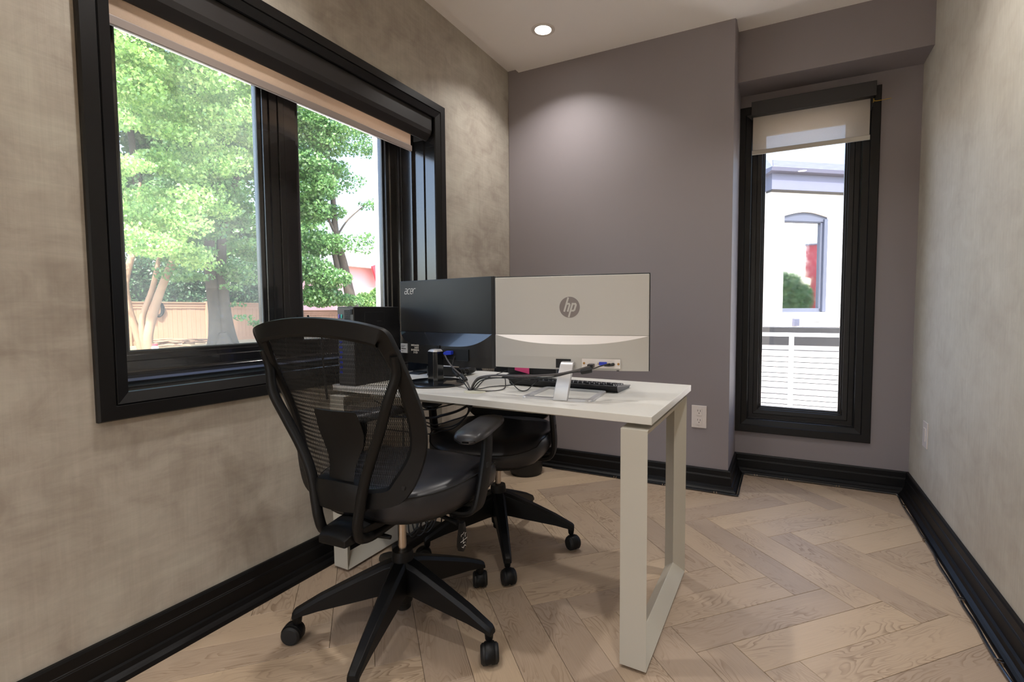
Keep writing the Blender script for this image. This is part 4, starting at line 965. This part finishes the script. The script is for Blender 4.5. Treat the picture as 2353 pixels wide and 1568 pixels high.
# ================================================================== outside
def rnd_leaves(centres, n, size, seed, squash=1.0, droop=.5, hole=0):
    """leaf blades (folded lozenges) scattered through ellipsoid clumps; centres = [(x,y,z,rx,ry,rz,weight)]"""
    g_ = np.random.default_rng(seed); C_ = np.array(centres, float); wts = C_[:, 6]/C_[:, 6].sum()
    idx = g_.choice(len(C_), n, p=wts); d = g_.normal(size=(n, 3)); d /= np.linalg.norm(d, axis=1)[:, None]
    rr = g_.uniform(0, 1, n)**(1/2.2); P = C_[idx, :3]+d*rr[:, None]*C_[idx, 3:6]
    a = g_.normal(size=(n, 3)); a[:, 2] -= droop; a /= np.linalg.norm(a, axis=1)[:, None]
    b_ = np.cross(a, g_.normal(size=(n, 3))+np.array([0, 0, 1.2])); b_ /= np.linalg.norm(b_, axis=1)[:, None]
    nn = np.cross(a, b_); s_ = size*g_.uniform(.55, 1.35, n)[:, None]
    v = np.stack([P-a*s_*.5, P+b_*s_*.36+nn*s_*.08, P+a*s_*.55, P-b_*s_*.36+nn*s_*.08], 1).reshape(-1, 3)
    return v, n
def leaf_object(name, centres, n, size, seed, material, parent, droop=.5):
    v, n = rnd_leaves(centres, n, size, seed, droop=droop); v = v-np.array(parent.location)
    me = bpy.data.meshes.new(name); me.vertices.add(len(v)); me.vertices.foreach_set('co', v.astype(np.float32).ravel())
    k = np.arange(n)*4; tri = np.stack([k, k+1, k+2, k, k+2, k+3], 1).ravel().astype(np.int32)
    me.loops.add(len(tri)); me.loops.foreach_set('vertex_index', tri); me.polygons.add(2*n)
    me.polygons.foreach_set('loop_start', np.arange(0, 6*n, 3, dtype=np.int32)); me.polygons.foreach_set('loop_total', np.full(2*n, 3, np.int32))
    me.materials.append(material); me.update(calc_edges=True); me.validate()
    o = bpy.data.objects.new(name, me); COL.objects.link(o); o.parent = parent; o['kind'] = 'stuff'; return o
L_BR = leafmat('bright_leaf', [srgb(140, 184, 100), srgb(166, 202, 116), srgb(108, 156, 88), srgb(190, 216, 136)], .38)
L_MD = leafmat('mid_leaf', [srgb(92, 138, 78), srgb(116, 160, 92), srgb(78, 122, 74), srgb(134, 172, 104)], .4)
L_DK = leafmat('dark_leaf', [srgb(58, 92, 62), srgb(74, 112, 74), srgb(50, 78, 56), srgb(92, 128, 84)], .3)
M_BARK = mat('pale_bark', srgb(150, 120, 98), .8, var=.2, vscale=5, bump=.6, bscale=30)
M_BARK2 = mat('grey_bark', srgb(78, 70, 62), .85, var=.5, vscale=5, bump=.8, bscale=20)
M_SOIL = mat('garden_ground', srgb(138, 124, 100), .9, var=.35, vscale=1.5, bump=.8, bscale=12)
M_FENCE = mat('cedar_fence_board', srgb(168, 130, 106), .7, var=.12, vscale=6)
M_WSTUC = mat('white_stucco', srgb(240, 238, 236), .8, var=.02, vscale=3)
M_WRAIL = mat('white_rail_paint', srgb(235, 235, 238), .45, var=.02)
M_CORN = mat('grey_blue_fascia', srgb(88, 92, 114), .45, var=.05, vscale=4)
M_SHING = mat('grey_shingle', srgb(92, 98, 116), .8, var=.4, vscale=8)
M_WFR = mat('grey_blue_window_frame', srgb(72, 78, 94), .45, var=.05)
M_MIR = mat('reflecting_glass', srgb(225, 228, 232), .02, metal=1, var=.01)
M_RED = mat('red_siding', srgb(196, 62, 74), .6, var=.06, vscale=3)
M_STONE = mat('speckled_dark_stone', srgb(34, 35, 38), .6, var=.5, vscale=40)
gr = MB().box(-70, XL-.36, -30, 60, -.5, 0.0).box(XL-.36, 60, YA+.2, 60, -.5, 0.0).box(XR+.2, 60, -30, YA+.2, -.5, 0.0).box(XL-.36, XR+.2, -30, YF-.2, -.5, 0); structure('ground', gr, M_SOIL, 'bare garden ground outside the windows', 'ground')
structure('bounce_paving', MB().box(-10.5, XL-.37, -12, 14, .0, .03), mat('pale_bounce_paving', srgb(215, 210, 200), .8, var=.08, vscale=2), 'added unseen pale paving below the left window, bouncing sunlight indoors', 'paving')  # added out of view to throw sunlight up through the window
# fence: every board, rail and post its own piece
def fence(x0, y0, x1, y1, zt, label, bw=.145, post=2.35):
    ln = math.hypot(x1-x0, y1-y0); a = math.atan2(y1-y0, x1-x0)
    t = thing('fence', label, 'fence', (x0, y0, 0), a)
    bm_ = MB().box(.003, bw-.003, -.010, .010, .06, zt-.20).mesh('board', M_FENCE); pm = MB().box(-.06, .06, -.07, .05, 0, zt+.03).mesh('post', M_FENCE)
    for i in range(int(ln/bw)):
        o = bpy.data.objects.new('board', bm_); COL.objects.link(o); o.parent = t; o.location = (i*bw, random.uniform(-.004, .004), random.uniform(-.004, .004))
    for i in range(int(ln/post)+1):
        o = bpy.data.objects.new('post', pm); COL.objects.link(o); o.parent = t; o.location = (i*post, 0, 0)
    for z0, z1, d in ((0, .13, .03), (zt-.21, zt-.17, .035), (zt-.13, zt-.10, .035), (zt-.03, zt, .06)):
        MB().box(0, ln, -d, d*.5, z0, z1).build('rail', M_FENCE, t, local=True)
    MB().box(0, ln, -.012, .012, zt-.20, zt-.02).build('top_panel', M_FENCE, t, local=True)
fence(-18, 3.2, -18, 14.1, 1.37, 'cedar board fence with tan posts behind the left window pane')
fence(-18.6, 14.2, -18.6, 26, 1.09, 'lower run of cedar fence seen through the second pane')
def tree_trunks(par, stems, material, name='trunk'):
    for s_ in stems:
        pts_ = catmull([p[:3] for p in s_], 5); rads = [p[3] for p in s_]; m_ = len(pts_)
        rr = [float(v) for v in np.interp(np.linspace(0, len(rads)-1, m_), np.arange(len(rads)), rads)]
        MB().tube(pts_, rr, 12).build(name, material, par, smooth=True)
t1 = thing('multi_stem_tree', 'maple with three slender pale stems nearest the window, hanging bright leaves', 'tree', (-14.6, 6.75, 0))
def at(px, py, X):    # point on the plane x = X seen at photo pixel (px, py)
    d = fw+rt*((px-CX)/F_PX)-up*((py-CY)/F_PX); k = X/d.x; p = Vector((0, 0, 1.05))+d*k; return (p.x, p.y, p.z)
def stem(X, l): return [at(px, py, X)+(r_,) for px, py, r_ in l]
s1 = [stem(-14.8, [(330, 820, .10), (316, 770, .09), (296, 710, .085), (288, 650, .08), (302, 590, .075), (316, 530, .06), (318, 470, .05), (322, 420, .03)]),
      stem(-14.6, [(338, 822, .085), (326, 740, .07), (350, 665, .065), (366, 595, .05), (385, 545, .035)]),
      stem(-14.4, [(346, 822, .14), (340, 775, .105), (358, 700, .10), (380, 640, .09), (400, 590, .07), (420, 545, .05), (432, 500, .03)]),
      stem(-14.4, [(388, 630, .04), (412, 602, .03), (440, 590, .02)]), stem(-14.8, [(320, 540, .03), (352, 505, .025), (372, 480, .015)])]
tree_trunks(t1, s1, M_BARK)
def clumps(X, l, dx=1.0): return [at(px, py, X+random.uniform(-dx, dx))+(rx, ry, rz, w_) for px, py, rx, ry, rz, w_ in l]
random.seed(11)
cl = []
for i in range(120):
    px = random.uniform(200, 620); py = random.uniform(-140, 560)
    if py > 430 and px > 470: py -= 260
    cl.append((px, py, random.uniform(.3, .9), random.uniform(.3, .8), random.uniform(.12, .34), random.uniform(.5, 1.3)))
for px, py in ((300, 460), (420, 470), (360, 540), (330, 560), (470, 440), (520, 380), (430, 580), (380, 560), (270, 520), (455, 600), (500, 480)): cl.append((px, py, .6, .55, .25, .6))
leaf_object('foliage', clumps(-12.6, cl, 1.6), 95000, .078, 1, L_BR, t1, droop=.9)
t2 = thing('forked_tree', 'big grey tree with a thick forked trunk in front of the fence', 'tree', (-15.2, 8.85, 0))
s2 = [stem(-15.3, [(503, 812, .36), (500, 770, .25), (496, 720, .20), (486, 640, .17), (480, 570, .15), (486, 500, .14), (500, 400, .12), (520, 300, .08)]),
      stem(-15.1, [(532, 812, .30), (524, 770, .22), (518, 720, .16), (511, 640, .135), (509, 570, .13), (514, 520, .11), (540, 420, .09), (575, 330, .06)]),
      stem(-14.9, [(518, 815, .28), (516, 790, .22), (512, 765, .10)])]
tree_trunks(t2, s2, M_BARK2)
cl = []
for i in range(80):
    px = random.uniform(400, 760); py = random.uniform(-150, 500); cl.append((px, py, .7, random.uniform(.4, 1.0), random.uniform(.2, .5), 1))
for i in range(34):
    cl.append((random.uniform(360, 610), random.uniform(470, 640), .7, random.uniform(.3, .6), random.uniform(.12, .25), .35))
for px, py in ((560, 730), (590, 742), (540, 700), (530, 660), (570, 650), (600, 745)): cl.append((px, py, .25, .32, .10, .09))
leaf_object('foliage', clumps(-14.6, cl, 1.0), 60000, .10, 2, L_MD, t2, droop=.7)
# evergreen mass and loose trees behind the fence, each its own tree
bt = [('dark_shrub', 'dark evergreen shrub behind the fence at the left', (250, 640), -19.6, 1.5, 1.0, L_DK, 9000), ('dark_shrub', 'dark evergreen shrub above the fence between the pale stems', (345, 650), -19.8, 1.3, 1.0, L_DK, 9000),
      ('dark_shrub', 'dark evergreen shrub above the coiled wire', (430, 655), -19.4, 1.2, .9, L_DK, 9000), ('dark_shrub', 'dark evergreen shrub right of the thick trunk', (565, 655), -19.7, 1.5, 1.1, L_DK, 12000)]
for nm, lb, (px, py), X, ry, rz, lm, n_ in bt:
    p = at(px, py, X); t = thing(nm, lb, 'shrub', (p[0], p[1], 0), group='evergreens behind the fence')
    tree_trunks(t, [[(p[0], p[1], 0, .08), (p[0]+.05, p[1]+.1, p[2]*.6, .06), (p[0], p[1], p[2], .03)]], M_BARK2, 'stem')
    leaf_object('foliage', [(p[0], p[1]+a, p[2]+b_, .7, ry*.7, rz*.62, 1) for a, b_ in ((-.6, .1), (.6, 0), (0, .5), (.2, -.5), (-.5, -.5))], n_, .10, hash(px) % 99, lm, t)
for nm, lb, (px, py), X, ry, rz, lm, n_ in (('tall_tree', 'tall green tree filling the sky behind the pale stems', (300, 330), -25, 4.5, 5.5, L_MD, 26000), ('tall_tree', 'tall green tree rising behind the thick forked trunk', (520, 380), -25, 4.6, 5.6, L_MD, 28000), ('tall_tree', 'tall green tree beyond the fence, hidden left of the window', (-260, 300), -25, 4.5, 5.0, L_MD, 14000)):
    p = at(px, py, X); t = thing(nm, lb, 'tree', (p[0], p[1], 0))
    tree_trunks(t, [[(p[0], p[1], 0, .3), (p[0]+.2, p[1]+.2, p[2]*.5, .22), (p[0], p[1], p[2]*1.1, .1)]], M_BARK2)
    g_ = random.Random(int(px)+1000); cs = [(p[0]+g_.uniform(-1.5, 1.5), p[1]+g_.uniform(-ry, ry)*.8, p[2]+g_.uniform(-rz, rz)*.8, 1.3, 1.3, .9, 1) for _ in range(60)]
    leaf_object('foliage', cs, n_*2, .2, int(px)+1000, lm, t)
# tree in the second pane
t3 = thing('leaning_tree', 'tree with a leaning grey trunk and sparse crown in the second pane', 'tree', at(812, 712, -14)[:2]+(0,))
s3 = [stem(-14, [(822, 760, .24), (812, 712, .21), (800, 660, .17), (788, 600, .14), (776, 560, .12), (768, 500, .10), (764, 430, .08), (762, 380, .05)]), stem(-14, [(800, 650, .11), (782, 640, .10), (772, 600, .09), (766, 575, .08)]),
      stem(-14, [(772, 540, .06), (760, 515, .05), (750, 490, .03)]), stem(-14, [(776, 540, .04), (800, 505, .03), (840, 470, .02)])]
tree_trunks(t3, s3, M_BARK2)
cl = [(px, py, .8, rx, rz, w_) for px, py, rx, rz, w_ in ((715, 280, .9, .5, 1.2), (745, 330, .8, .45, 1), (710, 380, .6, .5, 1), (735, 430, .5, .5, 1), (715, 480, .5, .4, 1), (755, 490, .35, .3, .6), (730, 560, .6, .45, 1.1), (715, 620, .7, .5, 1.4), (760, 640, .6, .35, 1.0), (735, 680, .8, .4, 1.5), (790, 690, .6, .22, .8), (780, 300, .6, .3, .45), (830, 300, .5, .3, .3), (810, 340, .4, .3, .2), (860, 470, .35, .22, .15), (830, 560, .5, .4, .18), (850, 340, .5, .4, .25), (800, 420, .4, .4, .15), (770, 560, .3, .4, .35))]
leaf_object('foliage', clumps(-13.8, cl, .5), 24000, .105, 5, L_MD, t3, droop=.6)
for px, py, lb in ((835, 690, 'sunny green bush below the red roof, left one'), (868, 680, 'sunny green bush below the red roof, right one beside the white wall edge')):
    p = at(px, py, -17); t = thing('garden_bush', lb, 'bush', (p[0], p[1], 0))
    leaf_object('foliage', [(p[0], p[1], p[2]*.62, .6, .55, p[2]*.62, 1)], 7000, .11, int(px), L_BR, t)
    MB().tube([(p[0], p[1], 0), (p[0]+.02, p[1], p[2]*.5)], .04, 8).build('stem', M_BARK2, t)
# red-roofed house far away
hx = thing('house', 'pale house with a red gable end beyond the garden', 'house', (-26, 27, 0))
a0 = at(800, 655, -26); a1 = at(905, 655, -26); zt = at(850, 618, -26)[2]
MB().box(-30, -26, a0[1]-1.0, a1[1]+3, 0, zt).build('wall', mat('pink_siding', srgb(226, 176, 180), .7, var=.05), hx)
MB().prism([(-31, zt), (-25.4, zt), (-28.2, zt+1.6)], a0[1]-1.4, a1[1]+3.4, 'y').map(lambda x, y, z: (x, y, z)).build('roof', mat('pale_shingle', srgb(214, 214, 220), .8, var=.05), hx)
gbl = [at(853, 612, -25.3), at(880, 602, -25.3), at(884, 640, -25.3), at(868, 660, -25.3)]
MB().prism([(p[1], p[2]) for p in gbl], -25.35, -25.2, 'x').build('gable', M_RED, hx)
# white outer corner of this house beside the second pane
structure('trim_4', MB().box(-2.62, -2.06, 2.66, 2.9, -.06, 2.95), M_WSTUC, 'white outer wall edge right beside the second window pane', 'wall')
# small things in the garden
cn = thing('hose_reel', 'loop of dark wire hung on the fence', 'wire coil', at(364, 712, -17.93))
mb = MB(); c0 = Vector(at(364, 712, -17.93))
for i in range(7):
    rr_ = .16+.03*math.sin(i*2.1); ph_ = i*.5
    mb.tube([(c0.x+.02*math.sin(a*2+i), c0.y+rr_*math.cos(a)*.8+.02*math.cos(ph_), c0.z+rr_*1.35*math.sin(a)+.02*math.sin(ph_)) for a in [2*math.pi*k/20 for k in range(20)]], .012, 6, closed=True)
mb.tube([(c0.x, c0.y-.1, c0.z-.15), (c0.x, c0.y-.14, c0.z-.38)], .012, 6).build('coil', M_RUB, cn, smooth=True); cn['label'] = 'loop of dark wire hung on the fence behind the pale stems'
cn.name = 'wire_coil'
p = at(357, 812, -13.2)
bt_ = thing('spray_can', 'small white can with a red cap on the ground by the stems', 'can', (p[0], p[1], 0))
MB().lathe([(0, 0), (.07, 0), (.07, .22), (.05, .25), (0, .25)], (0, 0, 0), 16).build('can_body', M_WRAIL, bt_, local=True, smooth=True)
MB().lathe([(0, .24), (.055, .24), (.05, .30), (0, .30)], (0, 0, 0), 16).build('cap', M_RED, bt_, local=True, smooth=True)
p = at(400, 792, -16.5); br = thing('branch_pile', 'heap of cut pale branches between the pale stems and the thick trunk', 'branches', (p[0], p[1], 0))
g_ = random.Random(5)
for i in range(26):
    a = g_.uniform(-.5, .5)+math.pi/2; l_ = g_.uniform(.5, 1.3); q_ = (p[0]+g_.uniform(-.6, .5), p[1]+g_.uniform(-.6, .7), g_.uniform(.03, .18))
    MB().tube([(q_[0]-math.cos(a)*l_/2, q_[1]-math.sin(a)*l_/2, q_[2]), (q_[0], q_[1], q_[2]+.04), (q_[0]+math.cos(a)*l_/2, q_[1]+math.sin(a)*l_/2, q_[2]-.01)], .022, 6, smooth=3).build('branch', M_BARK, br, smooth=True)
# ---- white neighbour house beyond the narrow window
HO = Vector((-.273, 8.6, 0)); HT = Vector((.79, .613, 0)).normalized(); HNv = Vector((HT.y, -HT.x, 0)); HAz = math.atan2(HT.y, HT.x)
nh = thing('house', 'white stucco neighbour house with a grey fascia, beyond the railing', 'house', (HO.x, HO.y, 0), HAz)
# local: x along the wall, y away from us, z up
s0_, s1_ = .062, 6.0; za, zb = 1.0, 2.55; wx0, wx1 = .305, 1.10
mb = MB().box(s0_, wx0, 0, .3, 0, 2.9).box(wx1, s1_, 0, .3, 0, 2.9).box(wx0, wx1, 0, .3, 0, za-.01).box(wx0, wx1, .0, .3, 2.60, 2.9).box(s0_, s0_+.3, .3, 5, 0, 2.9); mb.build('wall', M_WSTUC, nh, local=True)
arch = [(wx0+.02, 2.50)]+[(wx0+(wx1-wx0)*t, 2.51+.075*math.sin(math.pi*t)) for t in np.linspace(0, 1, 11)]
MB().prism([(wx0, 2.60)]+[(wx0+(wx1-wx0)*t, 2.51+.072*math.sin(math.pi*t)) for t in np.linspace(0, 1, 11)]+[(wx1, 2.60)], -.002, .28, 'y').build('arch_infill', M_WSTUC, nh, local=True)
MB().prism([(wx0, 2.44), (wx1, 2.44)]+[(wx0+(wx1-wx0)*t, 2.51+.070*math.sin(math.pi*t)) for t in np.linspace(1, 0, 11)], .03, .12, 'y').build('arch_head', M_WFR, nh, local=True)
for a_, b_, c_, d_ in ((wx0, wx0+.035, za, 2.46), (wx1-.10, wx1-.065, za, 2.46), (wx0, wx1-.065, za-.01, za+.055), (wx0, wx1-.065, 2.42, 2.46)): MB().box(a_, b_, .04, .12, c_, d_).build('window_frame', M_WFR, nh, local=True, bevel=.006)
MB().box(wx1-.065, wx1, .0, .12, za, 2.48).build('window_reveal', M_WFR, nh, local=True)
MB().box(wx0+.03, wx1-.09, .075, .08, za+.04, 2.43).build('window_glass', M_MIR, nh, local=True)
MB().box(s0_-.02, s1_, -.04, .3, 2.9, 3.145).build('fascia', M_CORN, nh, local=True)
MB().prism([(-.04, 3.145), (-.13, 3.165), (-.15, 3.215), (.3, 3.215), (.3, 3.145)], s0_-.10, s1_, 'x').build('gutter', M_CORN, nh, local=True)
MB().prism([(-.02, 2.87), (-.06, 2.895), (-.06, 2.9), (.1, 2.9), (.1, 2.87)], s0_-.02, s1_, 'x').build('moulding', M_STONE, nh, local=True)
mb = MB().add([(s0_-.1, -.15, 3.216), (s1_, -.15, 3.216), (s1_, 1.9, 3.216), (s0_-.1, 4.0, 3.216), (s0_+1.2, 1.9, 4.08), (s1_, 1.9, 4.08)], [(0, 1, 5, 4), (0, 4, 3), (3, 4, 5, 2), (0, 3, 2, 1), (1, 2, 5)]); mb.build('roof', M_SHING, nh, local=True)
for i in range(9):
    y = -.10+i*.11; z = 3.216+(y+.15)*.42; MB().box(s0_-.05+i*.08, s1_, y, y+.012, z-.004, z+.012).build('shingle_course', M_SHING, nh, local=True)
def wbox(s_a, s_b, off0, off1, z0, z1):
    return MB().box(s_a, s_b, -off1, -off0, z0, z1)
aco = HO+HT*1.0
acu = thing('heat_pump', 'white wall-mounted air conditioner under the neighbour window', 'air conditioner', (aco.x, aco.y, .76), HAz)
MB().box(-.34, .42, -.22, -.001, 0, .135).build('case', M_WRAIL, acu, local=True, bevel=.015)
MB().box(-.30, -.20, -.224, -.219, .075, .082).build('mark', M_STONE, acu, local=True)
MB().box(-.32, .40, -.225, -.215, .012, .018).build('vane', M_CORN, acu, local=True)
vt = thing('vent_hood', 'small blue-grey vent on the white neighbour wall left of the air conditioner', 'vent', tuple(HO+HT*.535+Vector((0, 0, .77))), HAz)
MB().box(-.05, .05, -.05, -.001, 0, .125).build('hood', M_CORN, vt, local=True, bevel=.005)
for i in range(4): MB().box(-.045, .045, -.056, -.05, .02+i*.026, .03+i*.026).build('slat', M_WFR, vt, local=True)
# white railing nearer than the neighbour house
rl = thing('railing', 'white metal railing with thin horizontal bars outside the narrow window', 'railing', (.13, 5.0, 0))
MB().box(-1.2, 1.6, 4.985, 5.035, .800, .832).map(lambda x, y, z: (x, y, z)).build('top_rail', M_WRAIL, rl)
for x in (-1.14, .062, 1.26): MB().box(x-.020, x+.020, 4.99, 5.03, 0, .80).build('post', M_WRAIL, rl)
for z in (.675, .615, .568, .520, .465, .425, .384, .327, .272, .226, .18, .13, .08): MB().box(-1.2, 1.6, 5.005, 5.011, z-.0035, z+.0035).build('bar', M_STONE, rl)
structure('deck_wall', MB().box(-1.6, 2.2, 5.35, 5.5, 0, .70), M_WSTUC, 'low white wall behind the railing', 'wall')
structure('deck_cap', MB().box(-1.6, 2.2, 5.30, 5.55, .70, .87).map(lambda x, y, z: (x, y, z)), M_STONE, 'dark speckled stone cap on the low wall', 'wall cap')
structure('deck_floor', MB().box(-1.6, 2.2, 3.9, 5.35, 0, .03), M_WSTUC, 'pale deck floor outside', 'floor')
# what the neighbour window mirrors
rh = thing('tower', 'narrow red-sided tower mirrored in the neighbour window', 'tower', (40.0, .9, 0))
MB().box(39.4, 41.0, .36, 1.45, 3.75, 6.5).build('upper_storey', M_RED, rh)
MB().box(39.6, 41.0, .75, 1.25, 0, 3.75).build('lower_storey', M_RED, rh)
MB().box(39.2, 41.2, .2, 1.6, 6.5, 6.68).build('roof', M_CORN, rh)
t5 = thing('round_tree', 'green tree mirrored in the neighbour window', 'tree', (37.5, -.3, 0))
tree_trunks(t5, [[(37.5, -.3, 0, .18), (37.55, -.3, 1.5, .13), (37.5, -.3, 3.2, .06)]], M_BARK2)
leaf_object('foliage', [(37.5, -.3, 2.2, 1.0, 1.3, 2.0, 1), (37.5, .6, 1.8, 1, .9, 1.5, .8), (37.5, -.9, 3.0, .8, .7, 1.4, .7)], 14000, .2, 9, L_MD, t5)
bpy.context.view_layer.update()
